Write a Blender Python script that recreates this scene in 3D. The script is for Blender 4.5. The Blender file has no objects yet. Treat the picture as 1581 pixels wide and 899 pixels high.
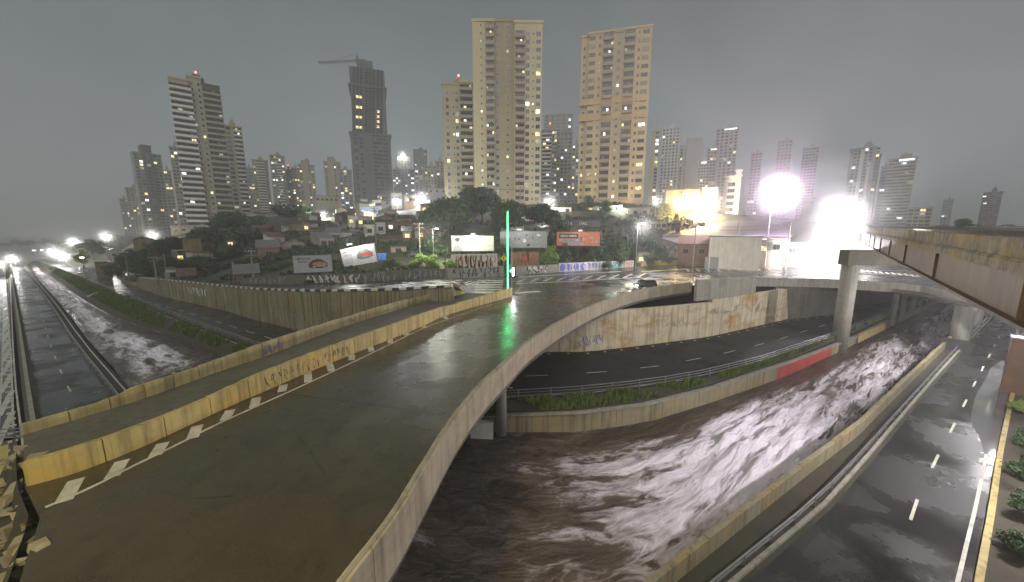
import bpy, bmesh, math, random
import numpy as np
from mathutils import Vector, Matrix, noise

R = random.Random(7)
S = bpy.context.scene
COL = S.collection
rad = math.radians

# ---------------------------------------------------------------- camera
F_PX, CAM_Z, PITCH = 560.0, 9.0, rad(9.13)
cam = bpy.data.cameras.new("camera")
cam.sensor_width = 36.0
cam.lens = 36.0 * F_PX / 1581.0
cam.clip_start, cam.clip_end = 0.2, 8000
camo = bpy.data.objects.new("camera", cam)
camo.location = (0, 0, CAM_Z)
camo.rotation_euler = (rad(90) - PITCH, 0, 0)
COL.objects.link(camo)
S.camera = camo

# ---------------------------------------------------------------- world: low rain cloud lit from below by the city
W = bpy.data.worlds.new("World")
S.world = W
W.use_nodes = True
wn, wl = W.node_tree.nodes, W.node_tree.links
wn.clear()
wo = wn.new("ShaderNodeOutputWorld"); bg = wn.new("ShaderNodeBackground")
wl.new(bg.outputs[0], wo.inputs[0])
tc = wn.new("ShaderNodeTexCoord")
sep = wn.new("ShaderNodeSeparateXYZ"); wl.new(tc.outputs["Generated"], sep.inputs[0])
cr = wn.new("ShaderNodeValToRGB")
cr.color_ramp.elements[0].position = 0.0; cr.color_ramp.elements[0].color = (.172, .194, .208, 1)
cr.color_ramp.elements[1].position = 0.5; cr.color_ramp.elements[1].color = (.080, .098, .101, 1)
wl.new(sep.outputs[2], cr.inputs[0])
nz = wn.new("ShaderNodeTexNoise"); nz.inputs["Scale"].default_value = 2.6; nz.inputs["Distortion"].default_value = .8; nz.inputs["Detail"].default_value = 6
wl.new(tc.outputs["Generated"], nz.inputs["Vector"])
mr = wn.new("ShaderNodeMapRange"); mr.inputs[1].default_value = .3; mr.inputs[2].default_value = .7
mr.inputs[3].default_value = .86; mr.inputs[4].default_value = 1.15
wl.new(nz.outputs[0], mr.inputs[0])
mx = wn.new("ShaderNodeVectorMath"); mx.operation = 'SCALE'
wl.new(cr.outputs[0], mx.inputs[0]); wl.new(mr.outputs[0], mx.inputs[3])
wl.new(mx.outputs[0], bg.inputs[0])
bg.inputs[1].default_value = 1.0

# one very soft directional light: the city glow under the cloud, from behind the camera
sun = bpy.data.lights.new("sun", 'SUN'); sun.energy = 1.05; sun.angle = rad(50); sun.color = (1.0, .97, .88)
suno = bpy.data.objects.new("sun", sun); COL.objects.link(suno)
suno.rotation_euler = (rad(52), 0, rad(-14))

S.view_settings.view_transform = 'Standard'; S.view_settings.look = 'None'
S.view_settings.exposure = 0.58; S.view_settings.gamma = 1.0
S.cycles.use_denoising = True
S.cycles.max_bounces = 5; S.cycles.diffuse_bounces = 2; S.cycles.glossy_bounces = 3
S.cycles.transmission_bounces = 3; S.cycles.volume_bounces = 1; S.cycles.transparent_max_bounces = 6
S.cycles.caustics_reflective = False; S.cycles.caustics_refractive = False
S.cycles.sample_clamp_indirect = 5.0; S.cycles.sample_clamp_direct = 25.0

# ---------------------------------------------------------------- helpers: photo rows to places on the ground
CP, SP = math.cos(PITCH), math.sin(PITCH)
def ray(x, y):
    a, b = (x - 790.5) / F_PX, (449.5 - y) / F_PX
    return Vector((a, CP + b * SP, -SP + b * CP))
def G(x, y, z):
    d = ray(x, y); t = (z - CAM_Z) / d.z
    return Vector((d.x * t, d.y * t, z))
def ZT(Y, y):
    b = (449.5 - y) / F_PX
    return CAM_Z + Y * (b * CP - SP) / (CP + b * SP)
def XA(x, Y, z):
    return (x - 790.5) / F_PX * (Y * CP - (z - CAM_Z) * SP)
def D(x, y, Y):
    z = ZT(Y, y); return Vector((XA(x, Y, z), Y, z))
def GL(pts, z): return [G(x, y, z) for x, y in pts]

def lerp(a, b, t): return a + (b - a) * t
def interp(x, xs, ys): return float(np.interp(x, xs, ys))
def plen(P): return sum((P[i + 1] - P[i]).length for i in range(len(P) - 1))
def along(P, s):
    for i in range(len(P) - 1):
        l = (P[i + 1] - P[i]).length
        if s <= l or i == len(P) - 2:
            return P[i].lerp(P[i + 1], s / l if l else 0), (P[i + 1] - P[i]).normalized()
        s -= l
def resample(P, n):
    L = plen(P); return [along(P, L * k / (n - 1))[0] for k in range(n)]
def smooth(P, it=2):
    for _ in range(it):
        Q = [P[0]]
        for i in range(len(P) - 1):
            Q += [P[i].lerp(P[i + 1], .25), P[i].lerp(P[i + 1], .75)]
        P = Q + [P[-1]]
    return P
def ext(P, a, b):
    P = list(P)
    if a: P.insert(0, P[0] + (P[0] - P[1]).normalized() * a)
    if b: P.append(P[-1] + (P[-1] - P[-2]).normalized() * b)
    return P
def offset(P, d):
    Q = []
    for i, p in enumerate(P):
        t = (P[min(i + 1, len(P) - 1)] - P[max(i - 1, 0)]); t.z = 0; t.normalize()
        Q.append(p + Vector((t.y, -t.x, 0)) * d)
    return Q
def setz(P, z): return [Vector((p.x, p.y, z)) for p in P]

# ---------------------------------------------------------------- mesh builder
class MB:
    def __init__(s): s.v, s.f, s.m = [], [], []
    def add(s, vs, fs, m=0):
        o = len(s.v); s.v += [tuple(v) for v in vs]; s.f += [tuple(i + o for i in f) for f in fs]; s.m += [m] * len(fs); return s
    def hexa(s, c, m=0):
        return s.add(c, [(3, 2, 1, 0), (4, 5, 6, 7), (0, 1, 5, 4), (1, 2, 6, 5), (2, 3, 7, 6), (3, 0, 4, 7)], m)
    def box(s, c, d, rz=0, m=0, taper=1.0):
        x, y, z = d[0] / 2, d[1] / 2, d[2] / 2; ca, sa = math.cos(rz), math.sin(rz); q = []
        for k, zz in enumerate((-z, z)):
            t = taper if k else 1
            for a, b in ((-x, -y), (x, -y), (x, y), (-x, y)):
                a *= t; b *= t
                q.append((c[0] + a * ca - b * sa, c[1] + a * sa + b * ca, c[2] + zz))
        return s.hexa(q, m)
    def bar(s, p, q, w, h=None, m=0):
        h = h or w; p, q = Vector(p), Vector(q); t = (q - p).normalized()
        u = Vector((0, 0, 1)) if abs(t.z) < .95 else Vector((0, 1, 0))
        a = t.cross(u).normalized() * w / 2; b = a.cross(t).normalized() * h / 2
        return s.hexa([p - a - b, p + a - b, q + a - b, q - a - b, p - a + b, p + a + b, q + a + b, q - a + b], m)
    def tube(s, p, q, r, r2=None, n=10, m=0):
        r2 = r if r2 is None else r2; p, q = Vector(p), Vector(q); t = (q - p).normalized()
        u = Vector((0, 0, 1)) if abs(t.z) < .9 else Vector((1, 0, 0))
        a = t.cross(u).normalized(); b = a.cross(t)
        vs = [o + (a * math.cos(2 * math.pi * k / n) + b * math.sin(2 * math.pi * k / n)) * rr for o, rr in ((p, r), (q, r2)) for k in range(n)]
        fs = [(k, (k + 1) % n, n + (k + 1) % n, n + k) for k in range(n)]
        fs += [tuple(range(n - 1, -1, -1)), tuple(range(n, 2 * n))]
        return s.add(vs, fs, m)
    def ribbon(s, A, B, m=0):
        n = len(A); return s.add(list(A) + list(B), [(i, i + 1, n + i + 1, n + i) for i in range(n - 1)], m)
    def wall(s, P, z0, z1, w, m=0, side=1):
        """solid wall along the ground line P, from z0 to z1 (numbers or lists), w thick towards one side"""
        n = len(P); z0 = z0 if isinstance(z0, list) else [z0] * n; z1 = z1 if isinstance(z1, list) else [z1] * n
        Q = offset(P, w * side); vs = []
        for i in range(n):
            vs += [(P[i].x, P[i].y, z0[i]), (P[i].x, P[i].y, z1[i]), (Q[i].x, Q[i].y, z1[i]), (Q[i].x, Q[i].y, z0[i])]
        fs = []
        for i in range(n - 1):
            a, b = 4 * i, 4 * i + 4
            for k in range(4): fs.append((a + k, b + k, b + (k + 1) % 4, a + (k + 1) % 4))
        fs += [(0, 1, 2, 3), (4 * n - 1, 4 * n - 2, 4 * n - 3, 4 * n - 4)]
        return s.add(vs, fs, m)
    def prism(s, poly, axis_vec, m=0):
        n = len(poly); a = Vector(axis_vec); P = [Vector(p) for p in poly]
        return s.add(P + [p + a for p in P], [tuple(range(n)), tuple(range(2 * n - 1, n - 1, -1))] + [(i, n + i, n + (i + 1) % n, (i + 1) % n) for i in range(n)], m)
    def mesh(s, name, mats, smooth_=False):
        me = bpy.data.meshes.new(name); me.from_pydata(s.v, [], s.f)
        mats = mats if isinstance(mats, (list, tuple)) else [mats]
        for x in mats: me.materials.append(x)
        if len(mats) > 1: me.polygons.foreach_set("material_index", s.m)
        bm = bmesh.new(); bm.from_mesh(me); bmesh.ops.recalc_face_normals(bm, faces=bm.faces[:]); bm.to_mesh(me); bm.free()
        if smooth_: me.polygons.foreach_set("use_smooth", [True] * len(me.polygons))
        me.update(); return me
    def build(s, name, mats, parent=None, smooth_=False, loc=None, **tags):
        return put(s.mesh(name, mats, smooth_), name, parent, loc, **tags)

def put(me, name, parent=None, loc=None, rot=0, scale=None, **tags):
    o = bpy.data.objects.new(name, me); COL.objects.link(o)
    if parent is not None: o.parent = parent
    if loc is not None: o.location = loc
    if rot: o.rotation_euler = (0, 0, rot)
    if scale is not None: o.scale = scale
    for k, v in tags.items():
        if v: o[k] = v
    return o
def thing(name, label, category, loc=(0, 0, 0), rz=0, group=None):
    return put(None, name, None, loc, rz, label=label, category=category, group=group)
def structure(o): o["kind"] = "structure"; return o
def stuff(o): o["kind"] = "stuff"; return o

# ---------------------------------------------------------------- materials
def newmat(name):
    m = bpy.data.materials.new(name); m.use_nodes = True
    n = m.node_tree.nodes; return m, n, m.node_tree.links, n["Principled BSDF"]
def c4(c): return (c[0], c[1], c[2], 1)
def noise_node(n, l, vec, scale, detail=6, rough=.6, dist=0):
    t = n.new("ShaderNodeTexNoise"); t.inputs["Scale"].default_value = scale; t.inputs["Detail"].default_value = detail
    t.inputs["Roughness"].default_value = rough; t.inputs["Distortion"].default_value = dist
    if vec is not None: l.new(vec, t.inputs["Vector"])
    return t.outputs[0]
def mapr(n, l, v, a, b, c=0., d=1.):
    t = n.new("ShaderNodeMapRange"); t.clamp = True
    for i, x in enumerate((a, b, c, d)): t.inputs[i + 1].default_value = x
    l.new(v, t.inputs[0]); return t.outputs[0]
def mix(n, l, f, a, b, mode='MIX'):
    t = n.new("ShaderNodeMix"); t.data_type = 'RGBA'; t.blend_type = mode
    if isinstance(f, (int, float)): t.inputs[0].default_value = f
    else: l.new(f, t.inputs[0])
    for s, x in ((6, a), (7, b)):
        if isinstance(x, tuple): t.inputs[s].default_value = c4(x)
        else: l.new(x, t.inputs[s])
    return t.outputs[2]
def mth(n, l, op, a, b=None):
    t = n.new("ShaderNodeMath"); t.operation = op
    for i, x in enumerate((a, b)):
        if x is None: continue
        if isinstance(x, (int, float)): t.inputs[i].default_value = x
        else: l.new(x, t.inputs[i])
    return t.outputs[0]
def pos(n, l, scale=None):
    g = n.new("ShaderNodeNewGeometry")
    if scale is None: return g.outputs["Position"]
    mp = n.new("ShaderNodeMapping"); mp.inputs["Scale"].default_value = scale
    l.new(g.outputs["Position"], mp.inputs["Vector"]); return mp.outputs[0]
def bump(n, l, p, h, strength, dist=.05):
    b = n.new("ShaderNodeBump"); b.inputs["Strength"].default_value = strength; b.inputs["Distance"].default_value = dist
    l.new(h, b.inputs["Height"]); l.new(b.outputs[0], p.inputs["Normal"])

def weathered(name, c1, c2, scale=.6, rough=.8, grime=0., grime_c=(.03, .028, .02), stain=None, stain_amt=.5, bmp=.3, metal=0., streak=(2.5, 2.5, .12)):
    m, n, l, p = newmat(name)
    P = pos(n, l)
    a = noise_node(n, l, P, scale, 8, .65)
    col = mix(n, l, mapr(n, l, a, .35, .68), c1, c2)
    fine = noise_node(n, l, P, scale * 14, 4, .7)
    col = mix(n, l, mapr(n, l, fine, .3, .75, 0, .35), col, tuple(x * .55 for x in c1))
    if stain:
        b = noise_node(n, l, pos(n, l, (.35, .35, .6)), 1.0, 5, .7, .6)
        col = mix(n, l, mapr(n, l, b, .48, .66, 0, stain_amt), col, stain)
    if grime:
        g = noise_node(n, l, pos(n, l, streak), 1.0, 5, .7)
        col = mix(n, l, mapr(n, l, g, .47, .72, 0, grime), col, grime_c)
    l.new(col, p.inputs["Base Color"]); p.inputs["Roughness"].default_value = rough; p.inputs["Metallic"].default_value = metal
    if bmp: bump(n, l, p, fine, bmp, .03)
    return m
def plain(name, c, rough=.6, metal=0., var=.25, scale=2.):
    m, n, l, p = newmat(name)
    a = noise_node(n, l, pos(n, l), scale, 5, .6)
    l.new(mix(n, l, mapr(n, l, a, .3, .7), c, tuple(x * (1 - var) for x in c)), p.inputs["Base Color"])
    p.inputs["Roughness"].default_value = rough; p.inputs["Metallic"].default_value = metal
    return m
def glow(name, c, s, sample=False):
    m, n, l, p = newmat(name)
    p.inputs["Base Color"].default_value = c4((.6, .6, .6)); p.inputs["Emission Color"].default_value = c4(c); p.inputs["Emission Strength"].default_value = s
    try: m.cycles.emission_sampling = 'AUTO' if sample else 'NONE'
    except Exception: pass
    return m
def lit_window(name, c, s):
    """a lit room behind a curtain: brighter and darker patches, different in every window"""
    m, n, l, p = newmat(name)
    P = pos(n, l); a = noise_node(n, l, P, .9, 3, .6)
    b = mth(n, l, 'MULTIPLY', mapr(n, l, a, .35, .65, .25, 1.5), s)
    p.inputs["Base Color"].default_value = (.1, .1, .1, 1); p.inputs["Roughness"].default_value = .15
    p.inputs["Emission Color"].default_value = c4(c); l.new(b, p.inputs["Emission Strength"])
    try: m.cycles.emission_sampling = 'NONE'
    except Exception: pass
    return m
def asphalt(name, c, wet=.5, rmin=.08, rmax=.45, even=False):
    m, n, l, p = newmat(name)
    P = pos(n, l)
    big = noise_node(n, l, P, .16, 7, .62, .4); fine = noise_node(n, l, P, 16, 3, .8); mid = noise_node(n, l, P, 1.3, 5, .65)
    col = mix(n, l, mapr(n, l, big, .3, .7), tuple(x * .75 for x in c), tuple(x * 1.3 for x in c))
    col = mix(n, l, mapr(n, l, fine, .35, .7, 0, .5), col, tuple(x * 1.7 for x in c))
    col = mix(n, l, mapr(n, l, mid, .5, .75, 0, .45), col, tuple(x * .5 for x in c))
    l.new(col, p.inputs["Base Color"])
    if even:
        worn = noise_node(n, l, P, .55, 5, .7, .8)
        col = mix(n, l, mapr(n, l, worn, .50, .62, 0, .45), col, tuple(x * .52 for x in c)); col = mix(n, l, mapr(n, l, worn, .42, .34, 0, .4), col, (c[0] * 1.7, c[1] * 1.55, c[2] * 1.3))
        speck = noise_node(n, l, P, 22, 3, .85)
        col = mix(n, l, mapr(n, l, speck, .52, .74, 0, .75), col, tuple(x * 2.6 for x in c)); col = mix(n, l, mapr(n, l, speck, .44, .30, 0, .7), col, tuple(x * .4 for x in c)); l.new(col, p.inputs["Base Color"])
        l.new(mapr(n, l, noise_node(n, l, P, .35, 4, .6), .25, .75, rmin, rmax), p.inputs["Roughness"])
    else: l.new(mapr(n, l, noise_node(n, l, P, .22, 5, .6, .3), .58 - wet * .25, .72 - wet * .2, rmin, rmax), p.inputs["Roughness"])
    if rmin > .4: p.inputs['Specular IOR Level'].default_value = .05
    bump(n, l, p, mth(n, l, 'ADD', mth(n, l, 'MULTIPLY', fine, .6), mid), .10 if even else .16, .03)
    return m
def foliage(name, c1, c2):
    m, n, l, p = newmat(name)
    g = n.new("ShaderNodeNewGeometry")
    col = mix(n, l, g.outputs["Random Per Island"], c1, c2)
    a = noise_node(n, l, g.outputs["Position"], .5, 3, .6)
    col = mix(n, l, mapr(n, l, a, .35, .7, 0, .6), col, tuple(x * .45 for x in c1))
    l.new(col, p.inputs["Base Color"]); p.inputs["Roughness"].default_value = .55
    return m

M = {}
M['concrete_yellow'] = weathered('concrete_yellow', (.50, .41, .16), (.33, .27, .11), .9, .75, .85, (.075, .062, .03), (.50, .33, .07), .65)  # sodium lamp yellow is put into this colour, besides real stains
M['concrete_olive'] = weathered('concrete_olive', (.43, .39, .20), (.28, .255, .13), .9, .8, .85, (.06, .055, .03), (.34, .27, .10), .5)  # olive parapet tone with the same yellow lamp tint in its colour
M['concrete_beige'] = weathered('concrete_beige', (.45, .385, .27), (.31, .265, .18), .6, .8, .6, (.09, .075, .05), (.24, .20, .11), .6)  # lamp warmth is put into the colour of the curved parapet
M['concrete'] = weathered('concrete', (.33, .31, .26), (.24, .23, .19), .5, .8, .55, stain=(.20, .18, .12), stain_amt=.5)
M['concrete_dark'] = weathered('concrete_dark', (.13, .12, .095), (.075, .07, .055), .5, .85, .6, stain=(.09, .09, .05), stain_amt=.6)
M['rib_concrete'] = weathered('rib_concrete', (.23, .20, .12), (.14, .12, .07), .3, .85, .9, (.02, .02, .012), (.18, .13, .05), .6)
M['concrete_mossy'] = weathered('concrete_mossy', (.30, .27, .17), (.20, .18, .11), .4, .85, .8, (.045, .042, .025), (.30, .20, .06), .7)
M['wall_yellow'] = weathered('wall_yellow', (.60, .54, .40), (.46, .40, .27), .4, .8, .85, (.15, .095, .03), (.36, .20, .05), .85)  # yellow lamp light is put into the wall colour; rust stains are real
M['girder'] = weathered('girder', (.25, .19, .185), (.15, .11, .105), .5, .6, .65, (.09, .055, .045), (.26, .17, .12), .6)
M['rust_wall'] = weathered('rust_wall', (.42, .36, .26), (.075, .058, .042), 2.2, .8, .95, (.03, .024, .015), (.42, .26, .05), .9, streak=(1.6, 1.6, .25))
M['rust'] = weathered('rust', (.15, .075, .025), (.085, .04, .014), .7, .8, .6, (.06, .03, .01))
M['deck'] = asphalt('deck_asphalt', (.047, .039, .022), .3, .17, .38, True)
M['asphalt'] = asphalt('asphalt', (.020, .022, .023), .55, .12, .5)
M['asphalt_dull'] = asphalt('asphalt_dull', (.028, .029, .029), .4, .5, .7)
M['asphalt_wet'] = asphalt('asphalt_wet', (.023, .022, .021), .85, .07, .36)
M['paint'] = weathered('road_paint', (.62, .60, .50), (.30, .28, .22), 1.4, .5, 0)
M['paint_yellow'] = weathered('road_paint_yellow', (.55, .46, .12), (.40, .33, .09), 1.4, .5, 0)
M['paint_black'] = plain('kerb_black', (.03, .03, .03), .5)
M['soil'] = weathered('soil', (.060, .052, .032), (.035, .032, .018), .7, .9, 0, bmp=.8)
M['ground'] = weathered('ground', (.055, .055, .030), (.035, .04, .02), .2, .95, 0, stain=(.09, .07, .045), bmp=.8)
M['rubble'] = weathered('rubble', (.36, .31, .20), (.22, .19, .12), 1.5, .9, .2)
M['steel'] = plain('galvanised_steel', (.42, .42, .42), .35, .8)
M['steel_dark'] = plain('dark_steel', (.10, .10, .10), .5, .6)
M['white_metal'] = plain('white_metal', (.7, .7, .68), .4)
M['wood'] = weathered('pole_concrete', (.20, .18, .15), (.13, .12, .10), 1, .8, .3)
M['red_paint'] = weathered('red_paint', (.45, .06, .05), (.30, .05, .04), .7, .6, .4)
M['glass_dark'] = plain('dark_glass', (.035, .038, .042), .08, 0, .4, .7)
M['curtain'] = plain('curtain_glass', (.22, .21, .17), .25, 0, .5, .7)
M['frame'] = plain('window_frame', (.45, .44, .40), .5)
M['frame_dark'] = plain('window_frame_dark', (.16, .15, .13), .5)
M['lit_warm'] = lit_window('lit_warm', (1.0, .74, .34), 1.3)
M['lit_cool'] = lit_window('lit_cool', (.92, .96, 1.0), 1.7)
M['lit_dim'] = lit_window('lit_dim', (.9, .82, .55), .35)
M['lamp_white'] = glow('lamp_white', (1, .97, .95), 40)
M['lamp_orange'] = glow('lamp_orange', (1, .70, .25), 40)
M['lamp_red'] = glow('lamp_red', (1, .10, .06), 5)
M['lamp_green'] = glow('lamp_green', (.06, 1, .25), 8.0, True)
M['headlight'] = glow('headlight', (1, .93, .75), 60)
M['cream'] = weathered('tower_cream', (.52, .46, .27), (.45, .40, .23), .08, .85, .25, (.25, .22, .12), bmp=.1)
M['cream_dark'] = weathered('tower_cream_dark', (.34, .30, .18), (.29, .26, .15), .08, .85, .25, (.18, .16, .09), bmp=.1)
M['ochre'] = weathered('tower_ochre', (.50, .40, .24), (.44, .35, .20), .08, .85, .25, (.26, .19, .10), bmp=.1)
M['orange_band'] = weathered('tower_orange', (.50, .375, .19), (.44, .33, .165), .08, .85, .2, bmp=.1)
M['tan'] = weathered('tower_tan', (.40, .35, .24), (.34, .30, .21), .08, .85, .3, (.2, .17, .1), bmp=.1)
M['brown'] = weathered('tower_brown', (.11, .092, .065), (.085, .072, .05), .1, .8, .3, bmp=.1)
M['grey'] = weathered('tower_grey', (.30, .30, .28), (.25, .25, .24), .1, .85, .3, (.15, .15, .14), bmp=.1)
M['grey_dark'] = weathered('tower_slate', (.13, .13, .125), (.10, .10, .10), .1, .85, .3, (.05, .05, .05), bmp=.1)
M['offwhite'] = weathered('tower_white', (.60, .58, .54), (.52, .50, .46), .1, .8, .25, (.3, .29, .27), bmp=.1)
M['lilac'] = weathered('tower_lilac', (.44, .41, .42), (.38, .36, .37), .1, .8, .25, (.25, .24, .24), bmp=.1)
M['balcony_white'] = plain('balcony_white', (.62, .60, .54), .6, 0, .2, .3)
M['balcony_tan'] = plain('balcony_tan', (.30, .25, .17), .6, 0, .2, .3)
M['brick'] = weathered('brick_wall', (.20, .12, .07), (.14, .085, .05), .8, .9, .4)
M['plaster'] = weathered('plaster', (.34, .31, .25), (.25, .22, .17), .6, .85, .6)
M['plaster_white'] = weathered('plaster_white', (.62, .58, .50), (.50, .46, .38), .6, .85, .4, (.2, .18, .12))
M['plaster_ochre'] = weathered('plaster_ochre', (.26, .20, .09), (.18, .14, .06), .6, .85, .6)
M['plaster_blue'] = plain('plaster_blue', (.22, .36, .58), .7)
M['blue_tarp'] = plain('blue_tarp', (.06, .20, .62), .5)
M['tin'] = weathered('tin_roof', (.20, .21, .21), (.13, .13, .13), .6, .45, .4, stain=(.16, .10, .06), metal=.3, bmp=.1)
M['tile'] = weathered('tile_roof', (.13, .075, .05), (.09, .06, .045), .8, .85, .3)
M['roof_dark'] = weathered('dark_roof', (.07, .07, .075), (.05, .05, .055), .5, .6, .3)
M['trunk'] = weathered('trunk', (.10, .08, .055), (.06, .05, .035), 2, .9, .3)
M['leaf_dark'] = foliage('leaf_dark', (.013, .036, .007), (.045, .095, .018))
M['leaf_mid'] = foliage('leaf_mid', (.022, .050, .010), (.060, .12, .025))
M['leaf_bright'] = foliage('leaf_bright', (.10, .20, .02), (.26, .38, .035))
M['grass'] = foliage('grass_blades', (.055, .105, .012), (.15, .22, .03))
M['car_paint'] = plain('car_paint_dark', (.12, .12, .13), .2, .3)
M['rubber'] = plain('rubber', (.02, .02, .02), .8)
M['sign_yellow'] = plain('sign_yellow', (.80, .55, .03), .4)
M['green_pole'] = plain('green_pole', (.10, .32, .16), .4)
M['ink_white'] = plain('ink_white', (.62, .62, .60), .6)
M['ink_black'] = plain('ink_black', (.025, .025, .025), .6)
M['ink_blue'] = plain('ink_blue', (.10, .14, .50), .6)
M['ink_violet'] = plain('ink_violet', (.16, .12, .34), .6)
M['ink_cyan'] = plain('ink_cyan', (.10, .50, .52), .6)
M['ink_grey'] = plain('ink_grey', (.26, .27, .27), .6)
M['ink_red'] = plain('ink_red', (.62, .13, .08), .5)
M['ink_orange'] = plain('ink_orange', (.44, .15, .08), .5)
M['poster_grey'] = plain('poster_grey', (.30, .32, .34), .5)
M['poster_white'] = plain('poster_white', (.78, .77, .80), .5)
M['poster_cream'] = plain('poster_cream', (.55, .54, .44), .5)

def water_material():
    m, n, l, p = newmat('muddy_flood_water')
    uv = n.new("ShaderNodeUVMap"); uv.uv_map = "flow"
    def mapped(s):
        mp = n.new("ShaderNodeMapping"); mp.inputs["Scale"].default_value = (s[0], s[1], 1); l.new(uv.outputs[0], mp.inputs[0]); return mp.outputs[0]
    big = noise_node(n, l, mapped((.10, .26)), 1.0, 4, .6, .6)
    a = noise_node(n, l, mapped((.26, .62)), 1.0, 6, .6, .9)
    b = noise_node(n, l, mapped((.9, 1.7)), 1.0, 6, .62, .9)
    at = n.new("ShaderNodeAttribute"); at.attribute_name = "foam"
    ridge = mth(n, l, 'SUBTRACT', 1.0, mth(n, l, 'MULTIPLY', mth(n, l, 'ABSOLUTE', mth(n, l, 'SUBTRACT', a, .5)), 5.0))
    ridge2 = mth(n, l, 'SUBTRACT', 1.0, mth(n, l, 'MULTIPLY', mth(n, l, 'ABSOLUTE', mth(n, l, 'SUBTRACT', b, .5)), 4.5))
    t = mth(n, l, 'ADD', mth(n, l, 'MULTIPLY', big, .95), mth(n, l, 'MULTIPLY', ridge, .24))
    t = mth(n, l, 'ADD', t, mth(n, l, 'MULTIPLY', ridge2, .07))
    t = mth(n, l, 'ADD', t, mth(n, l, 'MULTIPLY', a, .35))
    t = mth(n, l, 'ADD', t, mth(n, l, 'MULTIPLY', at.outputs["Fac"], .42))
    f = mapr(n, l, t, 1.02, 1.27)
    mud = mix(n, l, mapr(n, l, b, .3, .7), (.044, .032, .023), (.066, .047, .035))
    mud = mix(n, l, mapr(n, l, t, .80, 1.10, 0, .8), mud, (.19, .145, .115))
    l.new(mix(n, l, f, mud, (.86, .80, .87)), p.inputs["Base Color"])
    l.new(mapr(n, l, f, 0, 1, .10, .55), p.inputs["Roughness"])
    bump(n, l, p, mth(n, l, 'ADD', mth(n, l, 'MULTIPLY', b, .7), mth(n, l, 'MULTIPLY', a, 1.2)), 1.0, .45)
    return m
M['water'] = water_material()

# ================================================================ TERRAIN
ZL = -6.0          # level of the avenue beside the canal
FAR = [(-60, 404, -6), (0, 401, -6), (60, 403, -6), (100, 409, -6), (125, 414, -6), (180, 419, -5.8), (215, 422, -3.6), (250, 425, -2.0), (350, 435, -1.0), (400, 439, -.5),
       (477, 440, 0), (575, 437, 0), (686, 430, 0), (718, 429, 0), (790, 425, 0), (900, 417, 0), (970, 412, 0), (1052, 409, 0),
       (1107, 408.5, 0), (1174, 404, 0), (1240, 404, 0), (1300, 405, 0), (1400, 412, 0), (1500, 422, 0), (1600, 430, 0), (1700, 436, 0)]
FX = [f[0] for f in FAR]; FP = [G(*f) for f in FAR]
YRX = [-60, 60, 100, 150, 250, 350, 450, 550, 650, 800, 950, 1050, 1200, 1300, 1400, 1581, 1700]
YRV = [379, 379, 379, 374, 357, 346, 329, 322, 318, 316, 314, 324, 336, 346, 350, 352, 352]
YRD = [450, 450, 430, 330, 200, 185, 180, 170, 160, 150, 150, 145, 140, 140, 150, 160, 160]
def tz(x, Y):
    """ground height on the hillside at photo column x, Y metres ahead"""
    Yf = interp(x, FX, [p.y for p in FP]); zf = interp(x, FX, [p.z for p in FP]); yf = interp(x, FX, [f[1] for f in FAR])
    Yr = max(interp(x, YRX, YRD), Yf + 20); yr = interp(x, YRX, YRV)
    if Y <= Yf: return zf
    if Y >= 480: Y = 480
    if Y >= Yr: return ZT(Y, yr)
    t = (Y - Yf) / (Yr - Yf)
    return lerp(zf, ZT(Yr, yr), t ** 1.15)
def T(x, Y, dz=0):
    z = tz(x, Y) + dz; return Vector((XA(x, Y, z), Y, z))

mb = MB(); cols = list(range(-60, 1701, 16)); rows = []
for x in cols:
    Yf = interp(x, FX, [p.y for p in FP])
    ys = [Yf + (s ** 1.6) * (480 - Yf) for s in np.linspace(0, 1, 26)] + [700, 1100, 1800, 3500]
    rows.append([T(x, y) for y in ys])
n = len(rows[0])
vs = [v + Vector((0, 0, (0 if j < 2 else .35) * noise.noise(v * .11) - .02)) for r in rows for j, v in enumerate(r)]
fs = [(i * n + j, (i + 1) * n + j, (i + 1) * n + j + 1, i * n + j + 1) for i in range(len(rows) - 1) for j in range(n - 1)]
mb.add(vs, fs); structure(mb.build('hillside', M['ground'], smooth_=True))
mb = MB(); mb.add([(-5000, -400, -12), (5000, -400, -12), (5000, 6000, -12), (-5000, 6000, -12)], [(0, 1, 2, 3)])
structure(mb.build('ground', M['ground']))

# ================================================================ AVENUE, CANAL BANKS, WATER
def road_strip(name, A, B, mat, n=60, skirt=1.2):
    A, B = resample(A, n), resample(B, n); mb = MB()
    mb.ribbon(A, B)
    dn = Vector((0, 0, -skirt))
    mb.ribbon([a + dn for a in A], A); mb.ribbon(B, [b + dn for b in B])
    return structure(mb.build(name, mat))
def dashes(parent, P, width, on, off, start=0, end=1e9, z=.006, name='lane_dash', mat=None):
    """painted dashes along P: one shared mesh, one object each"""
    mb = MB(); mb.box((0, 0, 0), (width, on, .004)); me = mb.mesh(name, mat or M['paint'])
    s, L = start, min(plen(P), end)
    while s + on < L:
        p, t = along(P, s + on / 2)
        o = put(me, name, parent, p + Vector((0, 0, z)), math.atan2(-t.x, t.y)); s += on + off
def stripe(parent, P, width, z=.006, name='edge_line', mat=None):
    mb = MB(); mb.ribbon([p + Vector((0, 0, z)) for p in offset(P, width / 2)], [p + Vector((0, 0, z)) for p in offset(P, -width / 2)])
    mb.build(name, mat or M['paint'], parent)

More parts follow.
